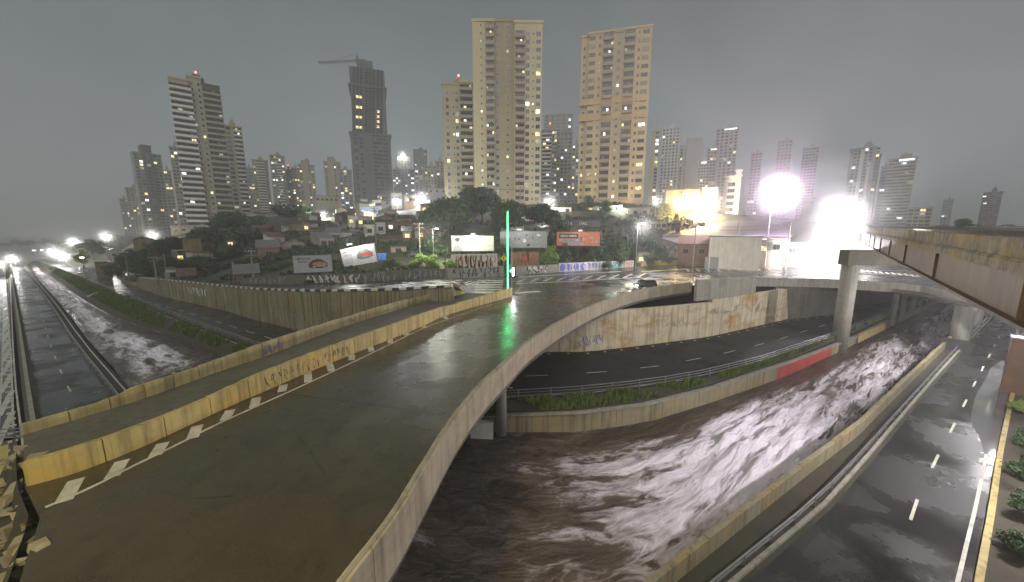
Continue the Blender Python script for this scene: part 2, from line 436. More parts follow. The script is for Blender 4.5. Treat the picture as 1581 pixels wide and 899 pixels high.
# near avenue beyond the deck (road A) : towards the far lights
A_r = smooth(ext(GL([(230, 668), (180, 605), (119, 530), (83, 474), (60, 444), (40, 421), (36, 411), (48, 404), (75, 399)], ZL), 22, 0), 1)
A_l = smooth(ext(GL([(60, 700), (49, 642), (38, 585), (30, 520), (21, 436), (18, 415), (21, 406), (40, 400.5), (70, 397)], ZL), 14, 0), 1)
roadA = road_strip('avenue', A_l, A_r, M['asphalt'])
cA = GL([(128, 640), (100, 588), (80, 540), (62, 480), (48, 440), (38, 420)], ZL)
dashes(roadA, cA, .12, 2.2, 5.5)
stripe(roadA, offset(A_r, .55)[3:-6], .12)
stripe(roadA, offset(A_l, -.6)[3:-6], .12)
dashes(roadA, offset(A_l, -1.0)[2:-8], .45, .5, 1.3, name='edge_block')
# outer carriageway (A2)
A2_r = GL([(36, 760), (27, 690), (23, 650), (18, 580), (13, 500), (9, 436), (9, 414), (14, 405)], ZL)
A2_l = GL([(-400, 900), (-300, 700), (-200, 560), (-120, 480), (-60, 430), (-30, 414), (-10, 405)], ZL)
roadA2 = road_strip('side_avenue', A2_l, A2_r, M['asphalt_wet'])
lad0 = GL([(-5, 690), (0, 620), (4, 560), (6, 500), (6, 450)], ZL); lad1 = GL([(20, 662), (19, 600), (17, 550), (13, 500), (9.5, 450)], ZL)
stripe(roadA2, lad0, .15); stripe(roadA2, lad1, .12)
for k in range(16):
    s = k / 16.0
    a, _ = along(lad0, plen(lad0) * s); b, _ = along(lad1, plen(lad1) * min(1, s + .04))
    mb = MB(); mb.bar(a + Vector((0, 0, .007)), b + Vector((0, 0, .007)), .35, .004); mb.build('ladder_stripe', M['paint'], roadA2)
mb = MB(); p0, p1 = G(3, 740, ZL), G(6, 688, ZL); mb.bar(p0 + Vector((0, 0, .01)), p1 + Vector((0, 0, .01)), .4, .006); mb.build('edge_block', M['paint_yellow'], roadA2)
# median between the two carriageways
med = resample(GL([(42, 668), (34, 600), (26, 520), (19, 460), (15, 425), (15, 410)], ZL), 40)
mdo = thing('median_barrier', 'low concrete median with dirt strip dividing the two carriageways of the straight avenue', 'barrier', med[0])
mb = MB(); mb.wall(med, ZL - .3, ZL + .35, .8)
o = mb.build('kerb', M['concrete_dark'], mdo); o.matrix_parent_inverse = Matrix.Translation(-med[0])
mb = MB(); mb.wall(offset(med, .25), ZL + .3, ZL + .85, .25)
o = mb.build('barrier_wall', M['concrete'], mdo); o.matrix_parent_inverse = Matrix.Translation(-med[0])

# canal edges at water level (z=-8)
ZW = -8.0
near_w = [G(x, y, ZW) for x, y in [(60, 402.5), (44, 411), (60, 432), (83, 458), (111, 491), (136, 528), (207, 600)]] + [Vector(v) for v in [(-27, 23, ZW), (-14, 15, ZW), (0, 11.5, ZW), (9, 13.5, ZW)]] + \
         [G(x, y, ZW) for x, y in [(1190, 800), (1260, 735), (1340, 668), (1410, 590), (1466, 530), (1500, 492), (1530, 462)]]
far_w = [G(x, y, ZW) for x, y in [(70, 402), (56, 408), (70, 418), (92, 436), (131, 464), (178, 491), (236, 508), (300, 532), (351, 553)]] + [Vector(v) for v in [(-25, 38, ZW), (-12, 31.5, ZW)]] + \
        [G(x, y, ZW) for x, y in [(760, 667), (893, 667), (993, 653.5), (1094, 623), (1160, 600), (1210, 582), (1277, 552), (1360, 512), (1420, 483), (1455, 464), (1480, 448)]]
near_s, far_s = smooth(near_w, 2), smooth(far_w, 2)
NU, NV = 620, 64
a, b = resample(near_s, NU), resample(far_s, NU)
vs, uvs, foam = [], [], []
def foam_at(p, v):
    # broken water: rapids on both sides of the deck, spread wider to paint lamp glare, none under it for shade
    X, Y = p.x, p.y
    f = 0.0
    if X > -2: f = max(0, 1 - abs(X - 20) / 23.0) * 1.35
    if X > 34: f = max(f, .62)
    if X < -28: f = max(f, min(1, (-X - 28) / 22.0) * .78)
    lat = 1 - abs(v - (.40 if X > 0 else .42)) / (.52 if X > 0 else .40)
    return max(-.4, f * min(1, max(-.3, lat * 1.7)) - (.0 if X > 0 or X < -45 else .15))
s = 0
for i in range(NU):
    c0 = a[i].lerp(b[i], .5)
    if i: s += (c0 - a[i - 1].lerp(b[i - 1], .5)).length
    w = (b[i] - a[i]).length
    for j in range(NV):
        v = j / (NV - 1); p = a[i].lerp(b[i], v)
        f = foam_at(p, v)
        q = Vector((s * .34, v * w * .62, 1.7)); q2 = Vector((s * 1.0, v * w * 1.5, 4.2))
        h = noise.fractal(q, 1.0, 2.0, 3) * (.10 + .42 * max(0, f)) + (1 - abs(noise.noise(q2))) * .22 * max(.12, f) - .10
        vs.append((p.x, p.y, ZW + h * (1.0 if 0 < j < NV - 1 else .2))); uvs.append((s, v * w)); foam.append(f)
fs = [(i * NV + j, (i + 1) * NV + j, (i + 1) * NV + j + 1, i * NV + j + 1) for i in range(NU - 1) for j in range(NV - 1)]
mb = MB(); mb.add(vs, fs); me = mb.mesh('canal_water', M['water'], True)
uvl = me.uv_layers.new(name="flow"); li = np.zeros(len(me.loops), dtype=np.int32); me.loops.foreach_get("vertex_index", li)
uvl.data.foreach_set("uv", np.array(uvs, dtype=np.float32)[li].ravel())
at = me.attributes.new("foam", 'FLOAT', 'POINT'); at.data.foreach_set("value", np.array(foam, dtype=np.float32))
structure(put(me, 'canal_water'))

def bank(name, water_edge, top_edge, mat, n=90, rough=.12, lip=.5):
    """sloped bank between the water and the land above it"""
    A, B = resample(water_edge, n), resample(top_edge, n); mb = MB(); rowsn = 7; vs = []
    for i in range(n):
        for k in range(rowsn):
            t = k / (rowsn - 1); p = A[i].lerp(B[i], t); z = lerp(A[i].z - lip, B[i].z, t ** .7)
            vs.append((p.x, p.y, z + (rough * noise.noise(p * .9) if 0 < k < rowsn - 1 else 0)))
    mb.add(vs, [(i * rowsn + k, (i + 1) * rowsn + k, (i + 1) * rowsn + k + 1, i * rowsn + k + 1) for i in range(n - 1) for k in range(rowsn - 1)])
    return structure(mb.build(name, mat, smooth_=True))
# near bank up to road A (dark stone), far bank (grass) up to road B
bank('canal_bank', smooth(ext(near_w[1:7], 0, 12), 1), [p + Vector((0, 0, -.05)) for p in A_r[::-1]][3:], M['concrete_dark'])
B_l = smooth(ext(GL([(64, 405), (84, 413), (111, 422), (158, 444), (209, 464), (250, 482.5), (306, 504), (375, 530)], ZL), 0, 30), 1)
B_r = smooth(ext(GL([(118, 408), (125, 414), (150, 420), (178, 425), (195, 437), (250, 458), (300, 469), (348, 480), (400, 496), (422, 500), (461, 511)], ZL), 0, 40), 1)
grass_bank = bank('grass_bank', smooth(ext(far_w[0:9], 0, 10), 1), [p + Vector((0, 0, -.02)) for p in offset(B_l, .35)], M['soil'], lip=.35)
roadB = road_strip('canal_road', [p for p in B_l], [p for p in B_r], M['asphalt_wet'])
dashes(roadB, GL([(190, 455), (235, 468), (280, 480), (335, 497), (400, 517), (430, 527)], ZL), .13, 2.6, 3.2)
stripe(roadB, offset(B_l, .5)[4:], .12); 
dashes(roadB, offset(B_r, -.55)[6:], .30, .9, 1.1, name='raised_stud')

# far canal road on the other side of the deck (road C)
C_in = ext(GL([(700, 551), (847, 543.5), (907, 543.5), (993, 533.5), (1093, 520.5), (1209, 494.5), (1291, 486), (1330, 472), (1385, 458)], ZL), 30, 30)
C_out = ext(GL([(640, 628), (760, 618), (783, 617), (920, 609), (1057, 590), (1160, 565), (1290, 521), (1350, 494), (1410, 468), (1440, 452)], ZL), 30, 30)
roadC = road_strip('underpass_road', C_in, C_out, M['asphalt_dull'])
dashes(roadC, GL([(700, 585), (830, 580), (927, 574.5), (1010, 566), (1100, 550), (1190, 528), (1270, 503), (1330, 484)], ZL), .13, 2.4, 4.2, start=1)
dashes(roadC, [p + Vector((0, 0, .03)) for p in offset(C_in, .75)], .35, .35, 2.1, name='raised_stud', mat=M['paint_yellow'])
stripe(roadC, [p for p in offset(C_out, -.45)], .12)
# verge with grass between road C and the canal wall
cw_px = [(600, 660), (760, 667), (893, 667), (993.5, 653.5), (1094, 623), (1160, 600), (1210, 582), (1277, 552), (1323, 530), (1360, 512), (1420, 483), (1455, 464)]
cw_top = [640, 642, 638, 625, 600, 578, 562, 537, 519, 500, 474, 458]
CW = GL(cw_px, ZW); CWZ = [ZT(p.y, y) for p, y in zip(CW, cw_top)]
vA = resample(C_out, 80); 
cwr = resample(CW, 80)
mb = MB(); mb.ribbon([p + Vector((0, 0, -.03)) for p in vA], [Vector((p.x, p.y, -6.15)) for p in offset(cwr, -.2)])
structure(mb.build('verge', M['soil']))

# canal wall under road C: concrete sections, one painted red
cwall = thing('canal_wall', 'long concrete canal wall holding the grassy verge above the flood water', 'retaining wall', CW[0])
def sub(o, root): o.matrix_parent_inverse = Matrix.Translation(-root.location); return o
L = plen(CW); nseg = 34; sN = 0
def cwz(p):
    d = [((p - q).length, i) for i, q in enumerate(CW)]
    return float(np.interp(p.x, [q.x for q in CW], CWZ))
red0, red1 = G(1210, 582, ZW).x, G(1277, 552, ZW).x
for k in range(nseg):
    a, t = along(CW, L * k / nseg + .02); b, t = along(CW, L * (k + 1) / nseg - .02)
    mid = (a.x + b.x) / 2; red = red0 < mid < red1
    mb = MB(); mb.wall([a, b], [ZW - 1.2] * 2, [cwz(a), cwz(b)], .45, side=-1)
    sub(mb.build('wall_section', M['red_paint'] if red else M['concrete_mossy'], cwall, label='red painted wall section' if red else None), cwall)
mb = MB()
for i in range(len(CW) - 1):
    mb.bar(Vector((CW[i].x, CW[i].y, CWZ[i] + .05)), Vector((CW[i + 1].x, CW[i + 1].y, CWZ[i + 1] + .05)), .5, .1)
sub(mb.build('coping', M['concrete'], cwall), cwall)
blk = G(728, 668, ZW); blk2 = G(762, 668, ZW)
mb = MB(); mb.wall([blk, blk2], ZW - .5, ZT(blk.y, 646), .9, side=1)
sub(mb.build('outlet_block', M['plaster_white'], cwall), cwall)
mb = MB(); q = [G(1321, 531, ZW), G(1362, 511, ZW)]; q = [Vector((p.x - .15, p.y - .5, 0)) for p in q]
mb.add([(q[0].x, q[0].y, ZT(q[0].y, 530)), (q[0].x + .6, q[0].y + .7, ZT(q[0].y, 519)), (q[1].x, q[1].y, ZT(q[1].y, 499)), (q[1].x - .5, q[1].y - .5, ZT(q[1].y, 508)),
        (q[0].x + .2, q[0].y + .4, ZT(q[0].y, 530)), (q[0].x + .8, q[0].y + 1.1, ZT(q[0].y, 519)), (q[1].x + .2, q[1].y + .4, ZT(q[1].y, 499)), (q[1].x - .3, q[1].y - .1, ZT(q[1].y, 508))],
       [(0, 1, 2, 3), (4, 5, 6, 7), (0, 1, 5, 4), (1, 2, 6, 5), (2, 3, 7, 6), (3, 0, 4, 7)])
mb.build('fallen_slab', M['concrete_yellow'], label='pale broken concrete slab leaning on the canal wall near the pier column', category='slab')

# near bank on this side: road D with its low parapet and rails
D_l = ext(GL([(1200, 860), (1283, 787), (1345, 715), (1412, 632), (1450, 586), (1485, 545), (1530, 496), (1556, 466)], ZL), 14, 40)
D_r = ext(GL([(1512, 840), (1522, 790), (1537, 700), (1557, 613), (1572, 560), (1590, 500), (1602, 470)], ZL), 10, 40)
roadD = road_strip('marginal_avenue', D_l, D_r, M['asphalt_wet'])
dashes(roadD, GL([(1395, 835), (1418.5, 765), (1450, 700), (1473.6, 655), (1490, 622), (1505, 592), (1515, 573), (1545, 515)], ZL), .13, 2.5, 4.9, start=2.2)
stripe(roadD, offset(D_r, -.35), .14)
bw_px = [(1050, 893), (1167, 797), (1243, 736), (1323.5, 674), (1400, 597), (1463.6, 534), (1500, 497), (1535, 462)]
BW = ext(GL(bw_px, ZL - .1), 8, 0); 
bwall = thing('bank_parapet', 'low weathered parapet between the flooded canal and the wet lit avenue under the steel viaduct', 'parapet', BW[0])
L = plen(BW); nseg = 26
for k in range(nseg):
    a, t = along(BW, L * k / nseg + .015); b, t = along(BW, L * (k + 1) / nseg - .015)
    mb = MB(); mb.wall([a, b], ZW - 1.2, ZL + .75 + .02 * (k % 3), .3, side=-1)
    sub(mb.build('wall_section', M['concrete_mossy'], bwall), bwall)
mb = MB(); dl, bw = resample(D_l, 60), resample(BW, 60); mb.ribbon([p + Vector((0, 0, -.05)) for p in bw], [p + Vector((0, 0, -.02)) for p in dl])
structure(mb.build('bank_path', M['soil']))
kerbD = resample(offset(D_l, -.25), 60); mb = MB(); mb.wall(kerbD, ZL - .4, ZL + .12, .18, side=-1); structure(mb.build('kerb', M['concrete']))
kr = resample(offset(D_r, .05), 60); mb = MB(); mb.wall(kr, ZL - .4, ZL + .14, .25); structure(mb.build('outer_kerb', M['concrete_yellow']))
vr = resample(offset(D_r, .3), 40); mb = MB(); mb.ribbon(vr, [p + Vector((16, 2, .6)) for p in vr]); structure(mb.build('planted_verge', M['soil']))
pud = MB(); c = [(1500, 640), (1506, 612), (1519, 590), (1530, 568), (1548, 556), (1560, 566), (1556, 612), (1546, 660), (1536, 706), (1519, 700), (1512, 672), (1502, 660)]
P = GL(c, ZL + .012); pud.add(P, [tuple(range(len(P)))])
m, n_, l_, p_ = newmat('puddle'); p_.inputs["Base Color"].default_value = (.12, .12, .12, 1); p_.inputs["Roughness"].default_value = .04; p_.inputs["Metallic"].default_value = .0
p_.inputs["Specular IOR Level"].default_value = 1.0
bump(n_, l_, p_, noise_node(n_, l_, pos(n_, l_), 7, 3, .6), .12, .02)
structure(pud.build('puddle', m))

# ---------------------------------------------------------------- guard rails
def guard(name, label, P, h, spacing, rails, mat=M['steel'], postw=.09, cat='guard rail', group=None):
    P = list(P); root = thing(name, label, cat, P[0], group=group)
    mbp = MB(); mbp.box((0, 0, h / 2), (postw, postw, h)); me = mbp.mesh('post', mat)
    L = plen(P); k = 0; s = .2
    while s < L:
        p, t = along(P, s); put(me, 'post', root, p - P[0], math.atan2(-t.x, t.y)); s += spacing
    for (z, rh, rw) in rails:
        mbr = MB(); Q = P
        for i in range(len(Q) - 1): mbr.bar(Q[i] + Vector((0, 0, z)), Q[i + 1] + Vector((0, 0, z)), rw, rh)
        sub(mbr.build('rail', mat, root), root)
    return root
guard('guard_rail', 'steel guard rail along the canal side of the straight avenue beside the dark bank', resample(offset(A_r, -.25)[1:-6], 30), .75, 2.0, [(.68, .14, .06), (.40, .14, .06)])
guard('guard_rail', 'guard rail on the crest of the grass bank above the flooded canal', resample(offset(B_l, -.2)[2:], 30), .8, 2.5, [(.75, .1, .08), (.45, .08, .06)], M['steel'])
guard('guard_rail', 'triple tube guard rail between the underpass road and the grassy verge', resample(offset(C_out, .15), 40), 1.0, 3.0, [(.95, .07, .06), (.68, .06, .05), (.40, .06, .05)], M['steel'])
guard('guard_rail', 'low double guard rail between the dirt bank path and the wet avenue below the viaduct', resample(offset(D_l, -.55), 40), .55, 2.4, [(.52, .10, .07), (.30, .08, .05)], M['steel'])

# grass tufts: nobody could count the blades
def grass(name, A, B, count, h, mat, zf=None, seed=1):
    rr = random.Random(seed); n = 60; A, B = resample(A, n), resample(B, n); mb = MB()
    for _ in range(count):
        u = rr.random() * (n - 1.001); i = int(u); t = rr.random()
        p = A[i].lerp(A[i + 1], u - i).lerp(B[i].lerp(B[i + 1], u - i), t)
        if noise.noise(p * .35) < -.18: continue
        if zf: p.z = zf(t, p.z)
        for _ in range(3):
            an = rr.random() * 6.28; w = .05 + .05 * rr.random(); hh = h * (.5 + rr.random()); dx, dy = math.cos(an), math.sin(an); lx, ly = rr.uniform(-.25, .25), rr.uniform(-.25, .25)
            mb.add([(p.x - dx * w, p.y - dy * w, p.z - .05), (p.x + dx * w, p.y + dy * w, p.z - .05), (p.x + lx * hh, p.y + ly * hh, p.z + hh)], [(0, 1, 2)])
    return stuff(mb.build(name, mat))
gw = smooth(ext(far_w[0:9], 0, 10), 1); gt = offset(B_l, .35)
def gz(t, z): return z
A_, B_ = resample(gw, 60), resample(gt, 60)
grass('bank_grass', [a.lerp(b, .25) + Vector((0, 0, .75 * .38)) for a, b in zip(A_, B_)], [b for b in B_], 15000, .42, M['grass'], seed=3)
V_ = resample(C_out, 60); W_ = [Vector((p.x, p.y, -6.12)) for p in resample(offset(CW, -.5), 60)]
grass('verge_grass', [v.lerp(w, .12) for v, w in zip(V_, W_)], W_, 9000, .40, M['grass'], seed=4)
# outlet plank on the grass bank
mb = MB(); mb.bar(G(136, 458, -7.0), G(160, 449, -6.4), .5, .25); mb.build('drain_outlet', M['plaster_white'], label='white concrete drain outlet lying across the grass bank', category='drain')

# ================================================================ UPPER STREET AND RETAINING WALLS
FOOT = [(178, 425), (195, 437), (250, 458), (300, 469), (348, 480), (400, 496), (422, 500), (461, 511), (520, 520), (600, 527), (700, 535)]
TOPY = [424, 426, 431, 436, 441, 445.5, 446.5, 447.8, 448, 446.8, 441]
WF = GL(FOOT, ZL); WT = [ZT(p.y, y) for p, y in zip(WF, TOPY)]
rwall = thing('retaining_wall', 'tall stained retaining wall with vertical ribs and white graffiti beside the canal road', 'retaining wall', WF[0])
NW = 84; P = resample(WF, NW); tz_ = [float(np.interp(k / (NW - 1) * plen(WF), [plen(WF[:i + 1]) for i in range(len(WF))], WT)) for k in range(NW)]
mb = MB(); mb.wall(offset(P, -.25), ZL - .6, [z - .22 for z in tz_], .5, side=-1); sub(mb.build('wall_core', M['rib_concrete'], rwall), rwall)
for k in range(0, NW - 1):
    # cast ribs proud of the core
    a, b = P[k], P[k + 1]; a2 = a.lerp(b, .025); b2 = a.lerp(b, .975)
    mb = MB(); mb.wall([a2, b2], ZL - .5, [tz_[k] - .25] * 2, .20, side=-1); sub(mb.build('wall_rib', M['rib_concrete'], rwall), rwall)
# kerb of painted blocks on top
Q = [Vector((p.x, p.y, z)) for p, z in zip(P, tz_)]
kp = thing('painted_kerb', 'kerb of alternating white and black blocks along the top of the retaining wall', 'kerb', Q[0])
L = plen(Q); nb = int(L / 1.1)
for k in range(nb):
    a, t = along(Q, L * k / nb + .01); b, t = along(Q, L * (k + 1) / nb - .01)
    mb = MB(); mb.wall([a, b], [a.z - .22, b.z - .22], [a.z + .10, b.z + .10], .45, side=-1)
    sub(mb.build('kerb_block', M['paint'] if k % 2 else M['paint_black'], kp), kp)

near_edge = [(118, 413.5, -6), (178, 424, -6)] + [(x, y, z - .02) for (x, _), y, z in zip(FOOT, TOPY, WT)][1:] + [(718, 452, 0), (790, 457, 0), (960, 458, 0), (1010, 449, 0), (1066, 441, 0), (1160, 434, 0), (1296, 436, 0), (1469, 455, 0), (1600, 467, 0)]
ne = [G(x, y, z) if i > 1 or True else None for i, (x, y, z) in enumerate(near_edge)]
fe_ = []
for (x, y, z) in near_edge:
    yf = interp(x, FX, [f[1] for f in FAR]); zf = interp(x, FX, [f[2] for f in FAR]); fe_.append(G(x, yf + .0, zf))
mb = MB()
def bx(a, b, k=6):
    return [a.lerp(b, t / k) for t in range(k + 1)]
rr_ = [bx(a, b) for a, b in zip(ne, fe_)]
vs = [v + Vector((0, 0, .01)) for r in rr_ for v in r]; mb.add(vs, [(i * 7 + k, (i + 1) * 7 + k, (i + 1) * 7 + k + 1, i * 7 + k + 1) for i in range(len(rr_) - 1) for k in range(6)])
street = structure(mb.build('cross_street', M['asphalt_wet']))
# crosswalk, hatching, arrows
Z1 = .018
def quad_on(parent, pts, name, mat=None, z=Z1):
    mb = MB(); P = [G(x, y, z) for x, y in pts]
    mb.add([p + Vector((0, 0, 0)) for p in P], [tuple(range(len(P)))]); mb.build(name, mat or M['paint'], parent)
for k, y in enumerate((432.5, 435.6, 439, 442.6, 446.5, 450.5)):
    quad_on(street, [(737 - k * .8, y), (777 - k * .4, y), (777 - k * .4, y + 1.7), (736 - k * .8, y + 1.7)], 'crosswalk_stripe')
for k in range(9):   # chevron hatching left of the crosswalk
    x = 640 + k * 11
    quad_on(street, [(x, 440.5), (x + 4, 440.5), (x + 24, 433.2), (x + 21, 433.2)], 'hatch_stripe')
for k in range(8):
    x = 575 + k * 9
    quad_on(street, [(x, 441.2), (x + 4, 441.2), (x + 20, 436.2), (x + 17, 436.2)], 'hatch_stripe')
quad_on(street, [(625, 431.6), (778, 430.2), (778, 431), (625, 432.4)], 'edge_line')
for k in range(10):
    x0 = 796 + k * 20.5; y0 = 436.3 - k * .9
    quad_on(street, [(x0, y0), (x0 + 5.5, y0 - .2), (x0 + 18, y0 - 6.1), (x0 + 14.5, y0 - 6.1)], 'hatch_stripe')
quad_on(street, [(796, 437.6), (880, 434.2), (990, 427.5), (990, 428.3), (880, 435.2), (796, 438.6)], 'edge_line')
quad_on(street, [(800, 427.5), (870, 423.5), (960, 419), (960, 419.8), (870, 424.4), (800, 428.6)], 'edge_line')
for k in range(9):
    x0 = 1058 + k * 15.5; y0 = 415.6 - k * .35
    quad_on(street, [(x0, y0), (x0 + 4, y0), (x0 + 8.5, y0 + 4), (x0 + 4.5, y0 + 4)], 'hatch_stripe')
quad_on(street, [(990, 419), (1060, 415), (1220, 411), (1220, 412), (1060, 416), (990, 420)], 'edge_line', M['paint_yellow'])
for k in range(11):
    x0 = 1318 + k * 9.5; y0 = 416 + k * .85
    quad_on(street, [(x0, y0), (x0 + 4, y0), (x0 + 9, y0 + 3.2), (x0 + 5, y0 + 3.2)], 'hatch_stripe')
quad_on(street, [(794, 451.6), (832, 449.2), (836, 451), (796, 453.8)], 'stop_line')

# ================================================================ THE OVERPASS DECK
Fb = smooth(GL([(36, 673.5), (96, 656), (155, 638), (209, 621.6), (260, 603.6), (306, 587), (351, 570.5), (400, 555.5), (466, 530), (533, 504), (593, 486), (647, 469), (718, 454)], 0), 1)
Ft = [656, 639.5, 622, 599, 582.5, 567.5, 551, 533, 511, 490, 472, 458, 441]
Nb = smooth(GL([(40, 752), (120, 731), (227, 688), (300, 653), (372, 620), (400, 608.7), (480, 573), (580, 533), (647, 507), (686, 487), (780, 461), (791, 458)], 0), 1)
ArcTop = [(470, 960), (540, 872), (603.5, 790), (633.5, 740), (667, 687), (697, 640), (740, 590), (780, 555), (810, 526), (871, 490), (916, 469), (955, 455), (996, 444.5), (1066, 436)]
AT = smooth(GL(ArcTop, 1.0), 2); Arc0 = setz(AT, 0)
# deck slab, from the walkway parapet to the curved parapet
left = resample(ext(Fb, 0, 0), 60); right = resample(Arc0, 60)
leftx = resample([G(36, 673.5, 0)] + Fb[1:], 60)
endL = [G(38, 752, 0), G(62, 800, 0), G(30, 900, 0), G(-20, 1010, 0)]
mb = MB(); bound = list(Fb) + [G(790, 457, 0), G(960, 458, 0)] + list(reversed(Arc0)) + list(reversed(endL))
from mathutils.geometry import tessellate_polygon
tri = tessellate_polygon([bound]); nB = len(bound)
mb.add([p + Vector((0, 0, .004)) for p in bound], [tuple(t) for t in tri])
mb.add([p + Vector((0, 0, -.95)) for p in bound], [tuple(reversed(t)) for t in tri])
mb.add([p + Vector((0, 0, .004)) for p in bound] + [p + Vector((0, 0, -.95)) for p in bound], [(i, (i + 1) % nB, nB + (i + 1) % nB, nB + i) for i in range(nB)])
deck = structure(mb.build('overpass_deck', M['deck']))
wl_px = [(70, 784), (144, 752), (195, 725), (270, 689), (330, 657.6), (400, 626), (480, 590), (580, 543), (644, 511), (674, 499), (760, 470)]
stripe(deck, smooth(GL(wl_px, 0), 1), .16, z=.012)
ticks_b = [(111, 186, 0)]
Nbr, Wlr = GL([(40, 752), (120, 731), (227, 688), (300, 653), (372, 620), (400, 608.7), (480, 573), (580, 533), (647, 507), (686, 487), (780, 461)], 0), GL(wl_px, 0)
mb = MB(); mb.add([(-.22, 0, 0), (.22, 0, 0), (.22, 1, 0), (-.22, 1, 0), (-.22, 0, .004), (.22, 0, .004), (.22, 1, .004), (-.22, 1, .004)], [(3, 2, 1, 0), (4, 5, 6, 7), (0, 1, 5, 4), (1, 2, 6, 5), (2, 3, 7, 6), (3, 0, 4, 7)]); tick = mb.mesh('tick_mark', M['paint'])
for (x0, y0, x1, y1) in [(98, 775, 118, 740), (173, 737, 189, 711), (239, 704, 252, 684), (297, 677, 305, 657), (347, 649, 356, 633), (392, 629, 396, 614), (435, 605, 438, 594), (476, 590, 475, 575), (512, 573, 508, 560), (543, 556, 543, 548), (574, 543, 571, 534), (603, 530, 602, 520), (628, 518, 626, 509), (655, 506, 652, 497), (690, 493, 684, 487)]:
    a, b = G(x0, y0, .010), G(x1, y1, .010); t = b - a
    put(tick, 'tick_mark', deck, a, math.atan2(-t.x, t.y), (1, t.length, 1))
for pts in ([(462, 676), (478, 694), (492, 716), (507, 742)], [(520, 640), (545, 628), (575, 622), (600, 610)], [(250, 760), (300, 772), (360, 765)], [(600, 560), (640, 566), (690, 560)]):
    Pk = smooth(GL(pts, .012), 1); mb = MB(); w_ = .012
    mb.ribbon([p + Vector((R.uniform(-.03, .03), R.uniform(-.03, .03), 0)) for p in offset(Pk, w_)], [p + Vector((R.uniform(-.03, .03), R.uniform(-.03, .03), 0)) for p in offset(Pk, -w_)]); mb.build('crack', M['paint_black'], deck)
for x, y in ((335, 696), (348, 675), (330, 640)):
    mb = MB(); mb.tube((0, 0, 0), (0, 0, .01), .07, n=10); mb.build('drain_hole', M['paint_black'], deck, loc=G(x, y, .006))
for u in (.22, .5, .78):
    i = int(59 * u); a_, b_ = resample(Nb, 60)[i], min(resample(Arc0, 240), key=lambda q: (q - resample(Nb, 60)[i]).length)
    mb = MB(); mb.bar(a_ + Vector((0, 0, .006)), b_ + Vector((0, 0, .006)), .05, .008); mb.build('expansion_joint', M['paint_black'], deck)
# walkway between the two parapets: slightly raised dark kerb slab
NbA, FbA = resample(Nb, 60), resample(Fb, 60)
mb = MB(); mb.ribbon([p + Vector((0, 0, .05)) for p in FbA], [p + Vector((0, 0, .05)) for p in NbA]); structure(mb.build('walkway', M['concrete_dark']))

def parapet(name, label, base, zt, thick, nseg, mat, side, z0=0., gap=.02, cap=None, extra=None):
    """run of cast panels; zt a function of 0..1"""
    root = thing(name, label, 'parapet', base[0]); L = plen(base)
    for k in range(nseg):
        m = max(2, int(L / nseg / .45) + 1); pts = [along(base, lerp(L * k / nseg + gap, L * (k + 1) / nseg - gap, j / (m - 1)))[0] for j in range(m)]
        us = [(k + j / (m - 1)) / nseg for j in range(m)]; dz = R.uniform(-.012, .012)
        mb = MB(); mb.wall(pts, z0, [zt(u) + dz + R.uniform(-.011, .008) - (R.uniform(.02, .05) if R.random() < .05 else 0) for u in us], thick, side=side)
        sub(mb.build('panel', mat, root), root)
    return root
Fp = GL([(36, 673.5), (96, 656), (155, 638), (209, 621.6), (260, 603.6), (306, 587), (351, 570.5), (400, 555.5), (466, 530), (533, 504), (593, 486), (647, 469), (718, 454)], 0)
fz = [ZT(p.y, y) for p, y in zip(Fp, Ft)]; fu = [plen(Fp[:i + 1]) / plen(Fp) for i in range(len(Fp))]
nz_ = GL([(40, 752), (120, 731), (227, 688), (300, 653), (400, 608.7), (480, 573), (580, 533), (647, 507), (686, 487), (780, 461)], 0)
ny_ = [717.7, 695, 657, 626, 579.5, 547, 511, 487.5, 474, 447]
nzz = [ZT(p.y, y) for p, y in zip(nz_, ny_)]; nu = [plen(nz_[:i + 1]) / plen(nz_) for i in range(len(nz_))]
farpar = parapet('walkway_parapet', 'pale panelled parapet on the outer edge of the overpass walkway above the canal', Fb, lambda u: float(np.interp(u, fu, fz)), .18, 30, M['concrete_olive'], -1, -.6)
nearpar = parapet('road_parapet', 'stained parapet tinted lamp yellow with black scribbles between the walkway and the overpass roadway', Nb, lambda u: float(np.interp(u, nu, nzz)), .30, 22, M['concrete_yellow'], -1, 0)
arcpar = parapet('curved_parapet', 'long curved concrete parapet on the open edge of the overpass', AT, lambda u: 1.0, .28, 34, M['concrete_beige'], 1, -.55, gap=.008)
mb = MB(); A1 = resample(AT, 90); mb.wall(offset(A1, -.06), -.95, -.56, .20); sub(mb.build('edge_beam', M['concrete_dark'], arcpar), arcpar)
mb = MB(); A1 = resample(AT, 90); mb.wall(offset(A1, .08), .995, 1.05, .10); sub(mb.build('coping', M['concrete'], arcpar), arcpar)
drip = [along(AT, plen(AT) * u)[0] for u in (.955, )]
# support column
c0 = G(774, 645, -6.4); mb = MB(); mb.tube((0, 0, -1.5), (0, 0, 5.6), .44, n=20); mb.box((0, 0, 5.45), (1.5, 1.2, .35))
mb.build('support_column', M['concrete'], None, True, c0, label='round grey column holding up the curved edge of the overpass', category='column')

